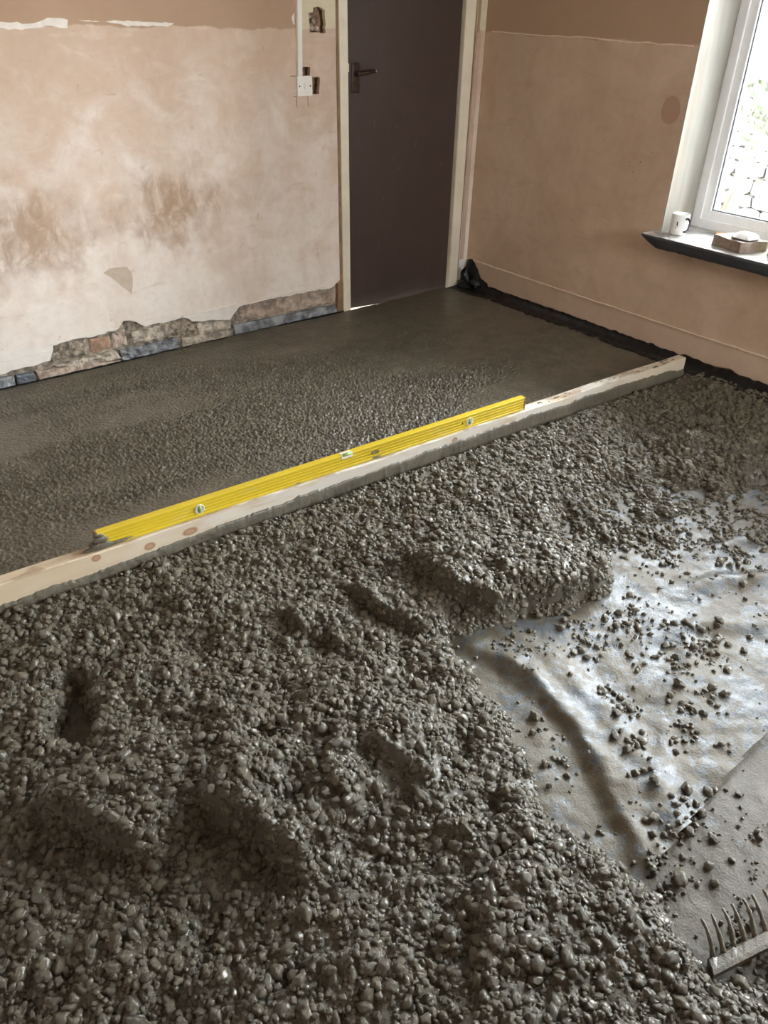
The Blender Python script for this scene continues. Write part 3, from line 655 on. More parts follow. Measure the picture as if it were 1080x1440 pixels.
THIN = [(-1.70, -2.24), (-1.54, -2.15), (-1.20, -2.14), (-.97, -2.34), (-.72, -2.52), (-1.20, -2.85), (-1.33, -2.58), (-1.63, -2.47), (-1.70, -2.36)]
def loose_height(X0, Y0):
    X = X0+.022*fbm(X0, Y0, .09, 3, 201); Y = Y0+.022*fbm(X0, Y0, .09, 3, 207)
    by = BY0+(BY1-BY0)*(X0-BX0)/(BX1-BX0)
    h = -.010+.026*fbm(X0, Y0, .36, 3, 101)+.016*fbm(X0, Y0, .12, 3, 105)+.010*fbm(X0, Y0, .045, 3, 109)
    nb = sstep(.25, .01, by-Y0); h = h*(1-nb)+(.000+.008*fbm(X0, Y0, .06, 2, 107))*nb
    # ledges: a step down on the right-hand side of each path (seen along its direction)
    for pts, hh, reach in (([(-3.345, -2.600), (-3.371, -2.485), (-3.422, -2.38), (-3.480, -2.240)], .050, .22),
                           ([(-3.105, -2.800), (-3.15, -2.635), (-3.215, -2.480)], .066, .26),
                           ([(-2.40, -2.40), (-2.467, -2.234), (-2.455, -2.030)], .036, .22),
                           ([(-1.60, -2.42), (-1.80, -2.535), (-2.05, -2.46), (-2.19, -2.415), (-2.262, -2.313), (-2.225, -2.00)], .050, .34),
                           ([(-2.60, -2.28), (-2.70, -2.16), (-2.69, -2.03)], .026, .18),
                           ([(-2.98, -2.74), (-2.93, -2.60), (-2.84, -2.50)], .020, .08), ([(-2.76, -2.78), (-2.84, -2.60)], .024, .08),
                           ([(-3.32, -2.95), (-3.2, -2.93), (-3.06, -2.99)], .020, .08), ([(-2.97, -3.14), (-2.85, -3.02), (-2.70, -2.99)], .022, .08)):
        d, s, p = seg_dist(X, Y, pts); s = -s                                # positive on the raised side
        win_ = sstep(0, .25, p)*sstep(1, .75, p); end = (p > .001) & (p < .999)
        h = h+1.25*(hh*sstep(-.012, .010, s)*np.exp(-np.maximum(s, 0)/reach)-.4*hh*sstep(.002, -.02, s)*np.exp(np.minimum(s, 0)/.06))*win_*end
    d, _, p = seg_dist(X, Y, [(-3.270, -1.92), (-3.30, -2.00), (-3.325, -2.09)]); d = d+.035*fbm(X0, Y0, .08, 3, 133)+.018*(1-p); h = h-.066*sstep(.080, .022, d)
    for cx, cy_, r, a in ((-.606, -2.29, .07, .045), (-.80, -2.147, .06, .035), (-.75, -2.42, .07, .045), (-.70, -2.20, .08, .03), (-1.39, -2.134, .07, .025), (-2.0, -2.25, .16, .025), (-1.62, -1.95, .10, .02),
                          (-2.669, -2.19, .05, -.035), (-2.35, -2.10, .07, -.025), (-3.0, -2.35, .10, .02), (-2.72, -2.60, .10, .02), (-1.05, -2.2, .05, -.02), (-3.45, -2.05, .1, .015), (-2.98, -2.42, .05, -.03), (-2.70, -2.88, .04, -.035),
                          (-2.62, -2.74, .035, -.03), (-2.94, -2.01, .06, -.025), (-3.17, -2.20, .07, -.02), (-3.05, -2.62, .05, -.03), (-3.30, -2.75, .05, -.02)):
        h = h+a*np.exp(-((X-cx)**2+(Y-cy_)**2)/r**2)
    rk = np.exp(-(((X0+2.45)/.20)**2+((Y0+3.48)/.10)**2)); h = h-.030*rk   # flattened under the rake
    d = poly_sdf(X, Y, MB)+.030*fbm(X0, Y0, .16, 3, 140)
    thin = sstep(.10, -.05, poly_sdf(X, Y, THIN))                 # where the pour thins out over the sheet
    h = h*(1-thin)+(-.061+.050*fbm(X0*.8+Y0*.6, (Y0*.8-X0*.6)*1.4, .10, 3, 141))*thin
    t = sstep(-.03, .085, d)**.8
    return (-.095)*(1-t)+h*t, d
PEB = bpy.data.collections.new('gravel_shapes')          # shapes for the loose concrete, not in the scene
def pebble_mesh(i, sub=3):
    bm = bmesh.new(); bmesh.ops.create_icosphere(bm, subdivisions=sub, radius=1)
    sc = Vector((random.uniform(.9, 1.3), random.uniform(.75, 1.0), random.uniform(.6, .85)))
    for v_ in bm.verts:
        p = v_.co.copy(); k = 1+.36*mnoise.noise(p*1.0+Vector((i*5.1, 0, 0)))+.24*mnoise.noise(p*2.6+Vector((0, i*3.7, 0)))+.12*mnoise.noise(p*5.5+Vector((0, 0, i*2.7)))
        if i % 2: k = min(k, .80/max(.3, abs(p.dot(Vector((.6, .5, .62)))), abs(p.dot(Vector((-.7, .3, .64)))), abs(p.dot(Vector((.1, -.8, .59))))))
        v_.co = Vector((p.x*sc.x, p.y*sc.y, p.z*sc.z))*k
    return me_bm('gravel', bm, True)
pebs = [pebble_mesh(i) for i in range(10)]
for i, me in enumerate(pebs):
    me.materials.append(MAT['pebble']); o = bpy.data.objects.new('gravel_shape', me); PEB.objects.link(o)

def loose():
    st = .0055; xs = np.arange(-4.45, -.03, st); ys = np.arange(-4.2, -1.50, st); X, Y = np.meshgrid(xs, ys)
    H, d = loose_height(X, Y); mz = memb_z(X, Y)
    by = BY0+(BY1-BY0)*(X-BX0)/(BX1-BX0)
    # gravel: uneven scatter, coated stones half sunk in the paste
    N = 300000
    px = rng.uniform(-4.4, -.06, N); py = rng.uniform(-4.1, -1.52, N)
    pby = BY0+(BY1-BY0)*(px-BX0)/(BX1-BX0)
    ph, pd = loose_height(px, py); pm = memb_z(px, py)
    far = np.hypot(px-CAM[0], py-CAM[1])
    r = np.clip(np.exp(rng.normal(math.log(.0055), .42, N)), .0024, .0150)
    e = .006; gx = (loose_height(px+e, py)[0]-loose_height(px-e, py)[0])/(2*e); gy = (loose_height(px, py+e)[0]-loose_height(px, py-e)[0])/(2*e); slope = np.hypot(gx, gy)
    ok = (py < pby-.006-r) & (ph > pm+.002) & (rng.random(N) < .50*np.sqrt(1+(1.6*slope)**2)) & ((py > -3.75) | (px < -2.2))
    bare = fbm(px, py, .16, 3, 150); ok &= (bare > -.45) | (rng.random(N) < .5)
    ok &= ~((px > -.60) & (py > -1.86) & (rng.random(N) < .85*np.clip((px+.75)/.4, 0, 1)))      # smoother paste by the wall end
    px, py, ph, r, pd = px[ok], py[ok], ph[ok], r[ok], pd[ok]
    # grit and small chips spattered over the sheets
    G = 60000; qx = rng.uniform(-2.75, -.4, G); qy = rng.uniform(-3.7, -2.1, G)
    dens = .06+.0*qx
    for cx, cy_, sp, a in ((-1.84, -2.69, .10, .6), (-1.82, -2.86, .11, .9), (-2.02, -2.62, .09, .6), (-2.20, -2.56, .09, .8), (-2.14, -2.85, .06, .6), (-2.04, -2.97, .06, .5), (-2.24, -2.95, .05, .6), (-2.11, -3.04, .06, .6),
                           (-2.42, -2.86, .07, .5), (-2.45, -3.10, .07, .4), (-2.36, -3.17, .06, .8), (-2.50, -3.26, .07, .9), (-2.46, -3.40, .10, .9), (-2.30, -3.45, .12, .7), (-1.5, -2.66, .12, .3), (-1.25, -2.7, .15, .3), (-2.28, -3.25, .1, .4), (-2.56, -3.20, .06, 1.1), (-2.48, -3.20, .05, 1.0), (-2.60, -3.06, .05, .8), (-2.55, -2.95, .04, .6)):
        dens = np.maximum(dens, a*np.exp(-((qx-cx)**2+(qy-cy_)**2)/sp**2))
    tz = sstep(.12, -.02, poly_sdf(qx, qy, THIN)); dens = np.maximum(dens, tz*.8)
    dens = .45*dens*np.clip(.5+1.7*fbm(qx, qy, .06, 3, 170), 0, 1.4)
    qm = memb_z(qx, qy)+.004; _, qs, _ = seg_dist(qx, qy, EDGE)
    qm = np.where(qs < 0, qm, -.068+.006*fbm(qx, qy, .25, 3, 71)); qh, _ = loose_height(qx, qy)
    g = (rng.random(G) < dens) & (qh < qm+.003)
    nearheap = np.exp(-np.maximum(poly_sdf(qx, qy, MB)+.09, 0)/.03)*0+sstep(-.10, -.01, poly_sdf(qx, qy, MB))
    qr = np.clip(np.exp(rng.normal(math.log(.0029), .42, G)+.55*np.maximum(tz, nearheap)), .0013, .0105)
    px = np.r_[px, qx[g]]; py = np.r_[py, qy[g]]; ph = np.r_[ph, qm[g]]; r = np.r_[r, qr[g]]; n = len(px)
    lift = rng.uniform(-.25, .70, n)
    pz = ph+r*lift
    # paste creeping up around the stones
    ix = np.round((px-xs[0])/st).astype(int); iy = np.round((py-ys[0])/st).astype(int)
    bumpf = np.zeros_like(H)
    for dx_ in range(-2, 3):
        for dy_ in range(-2, 3):
            a = np.clip(iy+dy_, 0, H.shape[0]-1); b = np.clip(ix+dx_, 0, H.shape[1]-1)
            dd = np.hypot(xs[b]-px, ys[a]-py); np.maximum.at(bumpf, (a, b), r*.62*np.exp(-(dd/(r*.95))**2))
    d1, id1 = voro(X, Y, .011, 77)
    Z = H+bumpf*.70-.0005+np.maximum(0, 1-d1/.6)*.004*id1+.0045*fbm(X, Y, .022, 3, 160)
    keep = (Y < by+.004) & ((Z > mz-.012) | (X < -2.95)) & (X < -.05)
    co, q = grid_mesh('l', X, Y, Z, keep)
    pts = np.stack([px, py, pz], -1)
    me = mesh_np('loose_concrete', co, q, extra=pts)
    tot = len(me.vertices); k0 = tot-n
    def attr(nm, typ, field, arr):
        a = me.attributes.new(nm, typ, 'POINT'); a.data.foreach_set(field, arr)
    fl = np.zeros(tot, bool); fl[k0:] = True; attr('is_stone', 'BOOLEAN', 'value', fl)
    sc = np.ones(tot, np.float32); sc[k0:] = r; attr('stone_size', 'FLOAT', 'value', sc)
    rt = np.zeros((tot, 3), np.float32); rt[k0:, 0] = rng.uniform(-.9, .9, n); rt[k0:, 1] = rng.uniform(-.9, .9, n); rt[k0:, 2] = rng.uniform(0, 6.28, n); attr('stone_turn', 'FLOAT_VECTOR', 'vector', rt.ravel())
    pk = np.zeros(tot, np.int32); pk[k0:] = rng.integers(0, len(pebs), n); attr('stone_pick', 'INT', 'value', pk)
    o = link('loose_concrete', me, MAT['concrete'], kind='stuff', label='heaped wet stony concrete in front of the timber straightedge', cat='concrete')
    ng = bpy.data.node_groups.new('gravel_scatter', 'GeometryNodeTree')
    ng.interface.new_socket('Geometry', in_out='INPUT', socket_type='NodeSocketGeometry'); ng.interface.new_socket('Geometry', in_out='OUTPUT', socket_type='NodeSocketGeometry')
    N_ = ng.nodes.new; gi, go = N_('NodeGroupInput'), N_('NodeGroupOutput'); sep = N_('GeometryNodeSeparateGeometry'); iop = N_('GeometryNodeInstanceOnPoints'); ci = N_('GeometryNodeCollectionInfo'); jn = N_('GeometryNodeJoinGeometry')
    ci.inputs['Collection'].default_value = PEB; ci.inputs['Separate Children'].default_value = True; ci.inputs['Reset Children'].default_value = True
    iop.inputs['Pick Instance'].default_value = True
    def na(nm, typ):
        a = N_('GeometryNodeInputNamedAttribute'); a.data_type = typ; a.inputs['Name'].default_value = nm; return a.outputs[0]
    Lk = ng.links.new
    Lk(gi.outputs[0], sep.inputs['Geometry']); Lk(na('is_stone', 'BOOLEAN'), sep.inputs['Selection'])
    Lk(sep.outputs['Selection'], iop.inputs['Points']); Lk(ci.outputs[0], iop.inputs['Instance']); Lk(na('stone_pick', 'INT'), iop.inputs['Instance Index'])
    Lk(na('stone_turn', 'FLOAT_VECTOR'), iop.inputs['Rotation']); Lk(na('stone_size', 'FLOAT'), iop.inputs['Scale'])
    Lk(iop.outputs[0], jn.inputs[0]); Lk(sep.outputs['Inverted'], jn.inputs[0]); Lk(jn.outputs[0], go.inputs[0])
    md = o.modifiers.new('gravel', 'NODES'); md.node_group = ng
    print('loose', len(co), len(q), n)
loose()

# loose stones lying on the sheets, each one a thing
clusters = [(-2.014, -2.561, 9, .05), (-2.026, -2.67, 9, .05), (-1.84, -2.693, 18, .08), (-1.828, -2.847, 30, .09), (-1.76, -2.871, 10, .06), (-2.151, -2.821, 7, .03), (-2.163, -2.874, 7, .03), (-2.027, -2.959, 12, .035),
            (-1.966, -3.025, 6, .035), (-2.249, -2.953, 13, .035), (-2.112, -3.038, 15, .04), (-2.305, -3.042, 6, .03), (-2.048, -3.119, 3, .02), (-2.432, -2.895, 6, .03), (-2.381, -2.798, 4, .03), (-2.371, -2.736, 1, .01),
            (-1.712, -2.949, 1, .01), (-1.62, -2.907, 1, .01), (-1.652, -2.835, 2, .02), (-1.934, -2.977, 3, .02), (-1.59, -2.552, 8, .05), (-1.344, -2.692, 5, .04), (-1.342, -2.757, 5, .04), (-2.42, -3.142, 5, .03),
            (-2.363, -3.163, 10, .04), (-2.305, -3.153, 7, .03), (-2.515, -3.241, 4, .02), (-2.195, -3.163, 2, .02), (-2.0, -2.78, 8, .08), (-2.10, -2.70, 8, .06), (-1.9, -2.62, 8, .07), (-1.55, -2.75, 6, .12), (-2.22, -3.24, 6, .08), (-2.40, -3.27, 6, .06)]
placed = []
k = 0
for cx, cy_, n, sp in clusters:
    for i in range(n):
        big = random.random() < .22 or n <= 2
        r = random.uniform(.0095, .0135) if big else random.uniform(.0042, .0085)
        for tr_ in range(40):
            x, y = random.gauss(cx, sp*.62), random.gauss(cy_, sp*.62)
            if all((x-a)**2+(y-b)**2 > (.86*(r+c))**2 for a, b, c in placed): break
        X1, Y1 = np.array([x]), np.array([y]); _, s1, _ = seg_dist(X1, Y1, EDGE)
        z = float(memb_z(X1, Y1)[0])+.004 if s1[0] < 0 else float((-.068+.006*fbm(X1, Y1, .25, 3, 71))[0])
        lh = float(loose_height(X1, Y1)[0][0])
        if lh > z+.006: continue
        placed.append((x, y, r))
        o = link('gravel_stone', pebs[k % len(pebs)], None, label=('larger rounded gravel stone coated in cement lying loose' if r > .0092 else 'small cement coated gravel chip lying loose')+(' on the crumpled grey polythene sheet' if s1[0] < 0 else ' on the flat cement filmed polythene'), cat='stone', group=('larger stones' if r > .0092 else 'gravel chips')+(' on the crumpled polythene' if s1[0] < 0 else ' on the flat polythene'), loc=(x, y, z+r*.45), rot=(random.uniform(-.4, .4), random.uniform(-.4, .4), random.uniform(0, 6.28)))
        o.scale = (r, r, r); k += 1
big = link('gravel_stone', pebs[3].copy(), None, label='largest single pebble on the sheet beside the rake tines', cat='stone', loc=(-2.468, -3.243, -.055), rot=(.2, .1, .6)); big.scale = (.020, .020, .020)

# ------------------------------------------------------------------ timber straightedge
ang = math.atan2(BY1-BY0, BX1-BX0); BL = math.hypot(BX1-BX0, BY1-BY0); BH, BT = .097, .046
timber = link('timber_straightedge', None, label='long sawn timber board standing on edge across the wet concrete', cat='timber', loc=(BX0, BY0, -.004), rot=(0, 0, ang))
def wood_mat():
    m = M('sawn_softwood', .7, .35); X, Y, Z = m.xyz()
    g = m.noise(7, 5, .6, vec=m.vec((.25, 6, 6)), dist=.5); g2 = m.noise(30, 4, .6, vec=m.vec((.08, 4, 4)))
    c = m.mix(g, (.50, .40, .27), (.64, .54, .40)); c = m.mix(m.math('MULTIPLY', m.ss(g2, .55, .7), .35), c, (.42, .28, .16))
    film = m.math('MULTIPLY', m.ss(m.math('ADD', X, m.math('MULTIPLY', m.noise(9, 4), .9)), .75, 1.75), m.ss(m.noise(12, 5, .6, vec=m.vec((.5, 2, 2))), .30, .52))
    film = m.math('MULTIPLY', film, m.math('SUBTRACT', 1.0, m.math('MULTIPLY', m.ss(X, 2.75, 3.2), .75)))
    c = m.mix(m.math('MULTIPLY', film, .92), c, (.66, .635, .58))
    top = m.math('MULTIPLY', m.ss(Z, BH-.006, BH-.002), m.ss(m.noise(18, 4, .6, vec=m.vec((.5, 1, 1))), .45, .6))
    c = m.mix(m.math('MULTIPLY', top, .6), c, (.30, .20, .12))
    for kx, kz, rx, rz in ((.545, .080, .014, .012), (.71, .058, .018, .013), (.845, .062, .026, .013), (1.96, .070, .014, .012)):
        c = m.mix(m.blob((kx, 0, kz), (rx, .04, rz), .25, .25, 20), c, (.33, .19, .11))
        c = m.mix(m.math('MULTIPLY', m.blob((kx, 0, kz), (rx*.6, .04, rz*.6), .2, .25, 20), .7), c, (.46, .30, .20))
    m.col(c); m.bump(m.math('ADD', g, m.math('MULTIPLY', g2, .5)), .25, .003); return m.m
def timber_mesh():
    bm = bmesh.new(); n = 90; rings = []
    for i in range(n+1):
        x = BL*i/n; w = .0012*math.sin(x*7)+.0008*math.sin(x*19)
        rings.append([bm.verts.new((x, y, z)) for y, z in ((0+w, 0), (BT, 0), (BT, BH-.002+w), (BT-.003, BH+w), (.003, BH+w), (0+w, BH-.003+w))])
    for a, b in zip(rings, rings[1:]):
        for j in range(6): bm.faces.new((a[j], a[(j+1) % 6], b[(j+1) % 6], b[j]))
    bm.faces.new(rings[0][::-1]); bm.faces.new(rings[-1]); return me_bm('plank', bm)
link('plank', timber_mesh(), wood_mat(), timber)
def smear_mesh():
    """cement caked along the foot of the front face, its top edge ragged"""
    bm = bmesh.new(); n = 900; rows = []
    for i in range(n+1):
        x = BL*i/n; t = x
        hgt = np.interp(t, [0, .35, .62, .95, 1.3, 1.7, 2.2, 2.6, 3.0, 3.3, 3.45], [.026, .028, .034, .044, .052, .058, .064, .066, .062, .054, .036])
        hgt += .009*mnoise.noise(Vector((x*9, 0, 0)))+.006*mnoise.noise(Vector((x*30, 3, 0)))+.004*mnoise.noise(Vector((x*90, 7, 0)))
        row = []
        for j, f in enumerate((0, .3, .6, .85, 1.0)):
            d = (.009, .008, .006, .004, .0005)[j]*(1+.45*mnoise.noise(Vector((x*22, j*1.7, 1)))+.3*mnoise.noise(Vector((x*60, j*9.2, 1))))
            row.append(bm.verts.new((x, -d, .002+hgt*f)))
        row.append(bm.verts.new((x, .002, .002+hgt))); row.insert(0, bm.verts.new((x, .002, .002))); rows.append(row)
    for a, b in zip(rows, rows[1:]):
        for j in range(len(a)-1): bm.faces.new((a[j], b[j], b[j+1], a[j+1]))
    return me_bm('cement_smear', bm, True)
o = link('cement_smear', smear_mesh(), MAT['smear'], timber); o['label'] = 'grey wet cement smeared along the foot of the board'
for i in range(46):
    x = random.uniform(2.35, 3.40); y = random.uniform(.006, .040); r = random.uniform(.002, .006)
    if i % 4 == 0: x = random.uniform(2.9, 3.40); r *= 1.4
    lump('cement_splash', (x, y, BH), (r*random.uniform(1, 3.2), r*.8, .0022), MAT['smear'] if i % 3 else MAT['wood_bare'], timber, .5, i*1.7, 1)

# ------------------------------------------------------------------ spirit level
LX0, LL, LH, LT = .565, 1.775, .056, .026
level = link('spirit_level', None, label='long yellow spirit level standing on top of the timber board', cat='spirit level')
level.matrix_world = timber.matrix_basis @ Matrix.Translation((LX0, .010, BH+.001))
yellow = M('yellow_enamel', .38, .5)
n = yellow.noise(16, 5, .6, vec=yellow.vec((.4, 1, 1)))
X_, Y_, Z_ = yellow.xyz()
c = yellow.mix(yellow.noise(5), (.58, .43, .022), (.66, .50, .035))
c = yellow.mix(yellow.math('MULTIPLY', yellow.ss(yellow.noise(55, 4, .6, vec=yellow.vec((.5, 1, 1))), .68, .73), .6), c, (.30, .25, .14))
c = yellow.mix(yellow.math('MULTIPLY', yellow.ss(n, .58, .72), .25), c, (.62, .52, .22))
yellow.col(c); yellow = yellow.m
def level_mesh():
    prof = [(0, 0), (0, .006), (.0022, .0075), (.0022, .0135), (.0010, .0145), (.0010, .0165), (.0028, .0175), (.0028, .0255), (.0012, .0265), (.0012, .0285), (.0028, .0295), (.0028, .0375),
            (.0010, .0385), (.0010, .0405), (.0022, .0415), (.0022, .0475), (0, .049), (0, LH-.0015), (.0015, LH), (LT-.0015, LH), (LT, LH-.0015), (LT, .049), (LT-.0025, .0475), (LT-.0025, .0075), (LT, .006), (LT, 0)]
    bm = bmesh.new(); R = [[bm.verts.new((x, y, z)) for y, z in prof] for x in (0, LL)]
    for j in range(len(prof)): bm.faces.new((R[0][j], R[0][(j+1) % len(prof)], R[1][(j+1) % len(prof)], R[1][j]))
    bm.faces.new(R[0][::-1]); bm.faces.new(R[1]); return me_bm('body', bm)
link('body', level_mesh(), yellow, level)
MAT['grey_cap'] = simple('end_cap_rubber', (.23, .14, .10), .5); MAT['vial'] = simple('vial_green', (.30, .42, .14), .1, .15); MAT['bezel'] = simple('vial_bezel', (.75, .75, .70), .3)
MAT['vial_dark'] = simple('vial_backing', (.10, .13, .09), .2)
for x0 in (-.006, LL):
    link('end_cap', boxes('end_cap', [((x0, -.0005, 0), (x0+.006, LT+.0005, LH))], .0015), MAT['grey_cap'], level)
for x in (.325, 1.475):
    bm = bmesh.new()
    lz = .027
    for rr, yy in (((.0165, .0130), (-.0015, .004)),):
        n = 28; rings = []
        for r_, y_ in ((.0165, .003), (.0165, -.0012), (.0150, -.0022), (.0132, -.0012), (.0128, .003)):
            rings.append([bm.verts.new((x+r_*math.cos(2*math.pi*i/n), y_, lz+r_*math.sin(2*math.pi*i/n))) for i in range(n)])
        for a, b in zip(rings, rings[1:]):
            for i in range(n): bm.faces.new((a[i], a[(i+1) % n], b[(i+1) % n], b[i]))
    vb = link('vial_bezel', me_bm('vial_bezel', bm, True), MAT['bezel'], level)
    bm = bmesh.new(); cyl(bm, (x, .0028, lz), (x, .0010, lz), .0130, n=28); link('backing', me_bm('backing', bm), MAT['bezel'], vb)
    bm = bmesh.new(); cyl(bm, (x, .0005, lz-.011), (x, .0005, lz+.011), .0052, n=16); link('vial', me_bm('vial', bm, True), MAT['vial'], vb)
    bm = bmesh.new(); cyl(bm, (x, -.0002, lz-.0005), (x, -.0002, lz+.001), .0056, n=16); link('vial_mark', me_bm('vial_mark', bm), MAT['vial_dark'], vb)
vb = link('vial_bezel', boxes('vial_bezel', [((.870, -.0010, .040), (.916, LT*.75, LH+.0012))], .002), MAT['bezel'], level)
bm = bmesh.new(); cyl(bm, (.874, .004, LH-.003), (.912, .004, LH-.003), .0062, n=16); link('vial', me_bm('vial', bm, True), MAT['vial'], vb)
bm = bmesh.new(); cyl(bm, (1.438, .0035, .027), (1.438, .0010, .027), .004, n=14); link('bolt', me_bm('bolt', bm), MAT['bronze'], level)
lab = link('maker_label', boxes('maker_label', [((1.000, .0006, .020), (1.034, .0020, .034))]), simple('worn_dark_print', (.20, .16, .06), .5, .6, 120), level); lab['label'] = 'worn dark printed label'
for i, (x, z, a, b) in enumerate(((.006, .010, .050, .010), (.004, .030, .024, .012), (.02, .0075, .075, .006), (.004, .048, .016, .007), (1.02, .006, .02, .003), (.69, .004, .01, .002), (.05, .006, .05, .0045))):
    lump('cement_smear', (x, -.0002, z), (a, .0035, b), MAT['smear'], level, .6, i*2.1)
lump('cement_smear', (-.012, .013, .010), (.014, .016, .012), MAT['smear'], level, .6, 9.9)

# ------------------------------------------------------------------ black polythene upstand along the right wall
def upstand():
    bm = bmesh.new(); rows = []
    ys = np.linspace(-.02, -4.3, 330)
    for i, y in enumerate(ys):
        top = .034+.005*mnoise.noise(Vector((y*7, 0, 0)))+.005*mnoise.noise(Vector((y*25, 2, 0)))
        if y > -.20: top = .115*math.exp(-((y+.05)/.07)**2)+.055+.02*mnoise.noise(Vector((y*40, 4, 0)))
        wd = .115+.012*mnoise.noise(Vector((y*6, 5, 0)))
        if y > -.30: wd += .06*(1-(-y/.30))
        row = []
        for f, z in ((-.02, top), (-.028, top*.6), (-.045, .012), (-.065, .002), (-.085, .006), (-wd, .002), (-wd-.02, -.010), (-wd-.05, -.030)):
            nn = mnoise.noise(Vector((y*18, f*60, 3)))
            row.append(bm.verts.new((f*(1+.12*nn) if f < -.021 else -.010+.004*nn, y, z+.009*mnoise.noise(Vector((y*30, f*40, 8))))))
        rows.append(row)
    for a, b in zip(rows, rows[1:]):
        for j in range(len(a)-1): bm.faces.new((a[j], b[j], b[j+1], a[j+1]))
    me = me_bm('damp_proof_or_shade_strip', bm, True)
    o = link('damp_proof_or_shade_strip', me, MAT['black_poly'], label='black polythene damp proof strip turned up along the plastered wall foot', cat='plastic sheet')
    md = o.modifiers.new('thickness', 'SOLIDIFY'); md.thickness = .0012
upstand()
def corner_bunch():
    """crumpled end of the strip standing up in the corner by the door frame"""
    bm = bmesh.new(); nx, nz = 40, 18; g = []
    for i in range(nx+1):
        t = i/nx; row = []
        for j in range(nz+1):
            s = j/nz; top = .125*math.exp(-((t-.16)/.16)**2)+.06*math.exp(-((t-.5)/.12)**2)+.045*math.exp(-((t-.8)/.15)**2)+.012
            x = -.085+.075*t; y = -.035-.19*t
            k = mnoise.noise(Vector((t*9, s*4, 1)))*.022
            row.append(bm.verts.new((x-.018*math.sin(s*5+t*9)+k, y-.02*math.cos(t*22)*(1-s)-k, -.004+top*s+.010*mnoise.noise(Vector((t*14, s*6, 6))))))
        g.append(row)
    for a, b in zip(g, g[1:]):
        for j in range(nz): bm.faces.new((a[j], b[j], b[j+1], a[j+1]))
    o = link('damp_proof_or_shade_strip', me_bm('damp_proof_or_shade_strip', bm, True), MAT['black_poly'], label='crumpled bunch of black polythene standing in the corner beside the door', cat='plastic sheet')
    md = o.modifiers.new('thickness', 'SOLIDIFY'); md.thickness = .0015
corner_bunch()
def gap_shade_strip():  # shadow gap at the wall foot, drawn as a black polythene strip
    bm = bmesh.new(); rows = []
    for i in range(141):
        x = -.97-3.6*i/140; w = .018+.010*mnoise.noise(Vector((x*9, 1, 0)))
        rows.append([bm.verts.new((x, y, z)) for y, z in ((-.001, -.018), (-.004, .004+.004*mnoise.noise(Vector((x*25, 0, 0)))), (-w*.7, .003+.003*mnoise.noise(Vector((x*31, 5, 0)))), (-w, -.014))])
    for a, b in zip(rows, rows[1:]):
        for j in range(3): bm.faces.new((a[j], b[j], b[j+1], a[j+1]))
    o = link('damp_proof_or_shade_strip', me_bm('damp_proof_or_shade_strip', bm, True), MAT['black_poly'], label='thin black strip drawn for the shadow gap along the exposed stone wall foot', cat='plastic sheet')
    md = o.modifiers.new('thickness', 'SOLIDIFY'); md.thickness = .001
gap_shade_strip()

# ------------------------------------------------------------------ rake
def rake():
    b = Vector((.963, -.268, 0)); tdir = Vector((.64, .77, 0)); base = Vector((-2.613, -3.402, -.046))
    t = link('garden_rake', None, label='cement caked garden rake lying on the polythene sheet', cat='rake', loc=base)
    caked = concrete('caked_steel', (.055, .046, .030), (.12, .102, .070), .35, .6, .9, False, 70)
    W = .40; up = Vector((0, 0, 1))
    bm = bmesh.new(); n = 40
    rows = []
    for i in range(n+1):
        p = b*(W*i/n); nn = mnoise.noise(Vector((i*.6, 0, 0)))*.003
        pr = [(-.004, -.006), (-.004, .010), (.004, .012), (.024+nn, .010+nn), (.030+nn, .004), (.024, -.006)]
        rows.append([bm.verts.new(p+tdir*a+up*(z+.010)) for a, z in pr])
    for A, B in zip(rows, rows[1:]):
        for j in range(6): bm.faces.new((A[j], A[(j+1) % 6], B[(j+1) % 6], B[j]))
    bm.faces.new(rows[0][::-1]); bm.faces.new(rows[-1])
    link('head_bar', me_bm('head_bar', bm), caked, t)
    for i in range(15):
        p = b*(.012+i*.0268)+tdir*.024+up*.014
        bm = bmesh.new(); pts = []
        for s in np.linspace(0, 1, 9):
            pts.append(p+tdir*(.068*s)+up*(.046*s-.018*s*s)+b*(-.010*s*s+.002*math.sin(i*3+s*3)))
        tube(bm, pts, [.0058-.0030*(s/8)+.0008*math.sin(s*2.1+i) for s in range(9)], 10)
        link('tine', me_bm('tine', bm, True), caked, t)
    hdir = (-tdir*.55-Vector((0, 1, 0))*.6).normalized(); c0 = b*(W/2)+up*.014
    bm = bmesh.new(); tube(bm, [c0+hdir*.0, c0+hdir*.05+up*.012, c0+hdir*.14+up*.02], [.010, .014, .017], 14); link('socket', me_bm('socket', bm, True), caked, t)
    bm = bmesh.new(); tube(bm, [c0+hdir*.12+up*.02, c0+hdir*.7+up*.035, c0+hdir*1.25+up*.055], [.0145, .014, .0135], 14); link('shaft', me_bm('shaft', bm, True), simple('ash_shaft', (.45, .32, .2), .6), t)
rake()

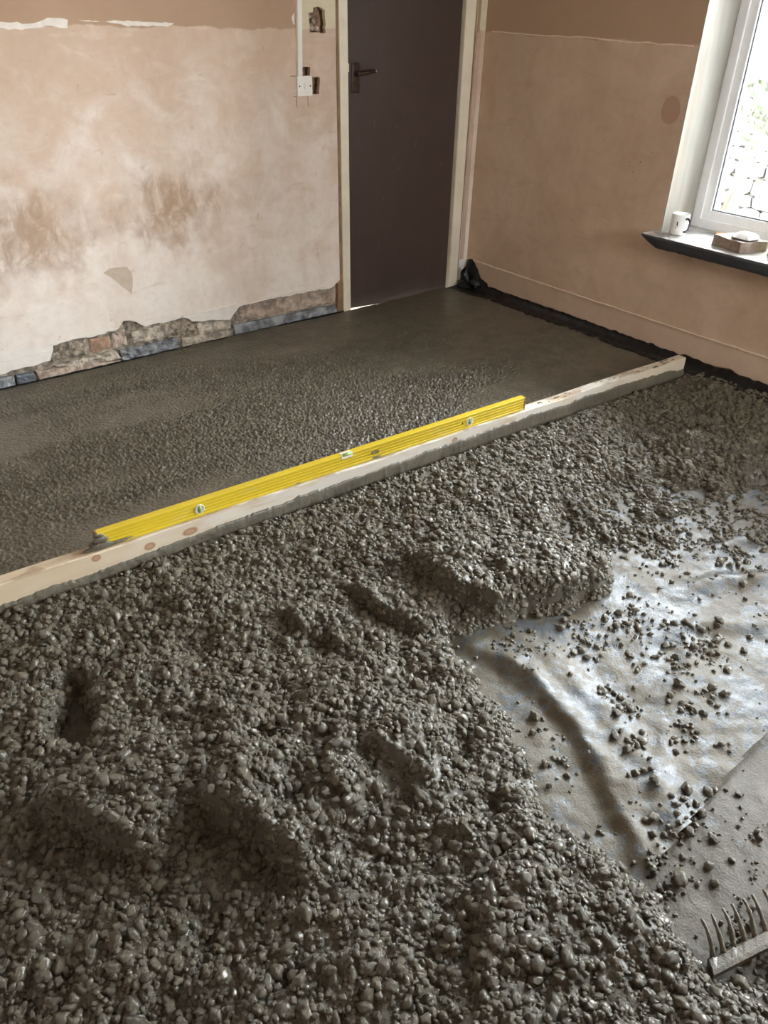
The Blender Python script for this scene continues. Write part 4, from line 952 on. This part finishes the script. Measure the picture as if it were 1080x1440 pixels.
# ------------------------------------------------------------------ garden beyond the window
link('garden_ground', boxes('garden_ground', [((.36, -9, -.5), (14, 6, -.3))]), simple('gravel_path', (.35, .34, .31), .9), kind='structure', label='pale ground outside the window')
gw = link('garden_wall', None, label='low rubble stone wall outside beyond the window', cat='wall', loc=(4.6, -1.5, -.3))
link('core', boxes('core', [((.05, -4.0, 0), (.30, 5.0, 1.18))]), MAT['mortar'], gw)
smats = [simple('garden_stone', c_, .9, .2, 9) for c_ in ((.07, .068, .065), (.05, .049, .048), (.13, .128, .12))]
smesh = []
for i in range(6):
    bm = bmesh.new(); bmesh.ops.create_cube(bm, size=1); bmesh.ops.bevel(bm, geom=bm.edges[:], offset=.16, segments=1, affect='EDGES')
    for v_ in bm.verts: v_.co += Vector((0, mnoise.noise(v_.co*2+Vector((i*3, 0, 0)))*.12, mnoise.noise(v_.co*2+Vector((0, i*3, 0)))*.12))
    me = me_bm('stone', bm); me.materials.append(smats[i % 3]); smesh.append(me)
z = 0
while z < 1.15:
    h = random.uniform(.10, .17); y = -1.2
    while y < 2.6:
        w = random.uniform(.16, .38); o = link('stone', smesh[random.randrange(6)], None, gw, loc=(.02+random.uniform(-.02, .02), y+w/2, z+h/2)); o.scale = (.12, w*.94, h*.92); y += w
    z += h
def bush(loc, hgt, rad, nl, label, seed):
    random.seed(seed)
    t = link('garden_shrub', None, label=label, cat='shrub', loc=loc)
    bm = bmesh.new(); tips = []
    for i in range(16):
        a = random.uniform(0, 6.28); q = Vector((math.cos(a)*rad*random.uniform(.3, 1), math.sin(a)*rad*random.uniform(.3, 1), hgt*random.uniform(.6, 1)))
        mid_ = q*.5+Vector((random.uniform(-.1, .1), random.uniform(-.1, .1), .1)); tube(bm, [Vector((0, 0, 0)), mid_, q], [.018, .011, .004], 6); tips.append((mid_, q))
    link('stems', me_bm('stems', bm, True), simple('bark', (.14, .11, .08), .9), t)
    bm = bmesh.new()
    for i in range(nl):
        a, b_ = random.choice(tips); p = a.lerp(b_, random.uniform(0, 1.1))+Vector([random.gauss(0, .12) for _ in range(3)])
        u = Vector([random.uniform(-1, 1) for _ in range(3)]).normalized(); w_ = u.orthogonal().normalized(); s_ = random.uniform(.025, .05)
        bm.faces.new([bm.verts.new(p+u*s_*1.5), bm.verts.new(p+w_*s_*.6), bm.verts.new(p-u*s_*1.2), bm.verts.new(p-w_*s_*.6)])
    f = link('foliage', me_bm('foliage', bm), simple('leaf', (.036, .044, .022), .6, .4, 3), t); f['kind'] = 'stuff'
bush((3.0, .10, -.3), 2.1, .75, 1100, 'tall loose leafed shrub outside the window beside the garden wall', 3)
bush((2.7, -1.5, -.3), 1.7, .6, 600, 'lower sparse shrub outside in front of the garden wall', 5)
bush((6.6, 2.2, -.3), 3.2, 1.1, 1300, 'tallest shrub outside standing behind the garden wall', 8)
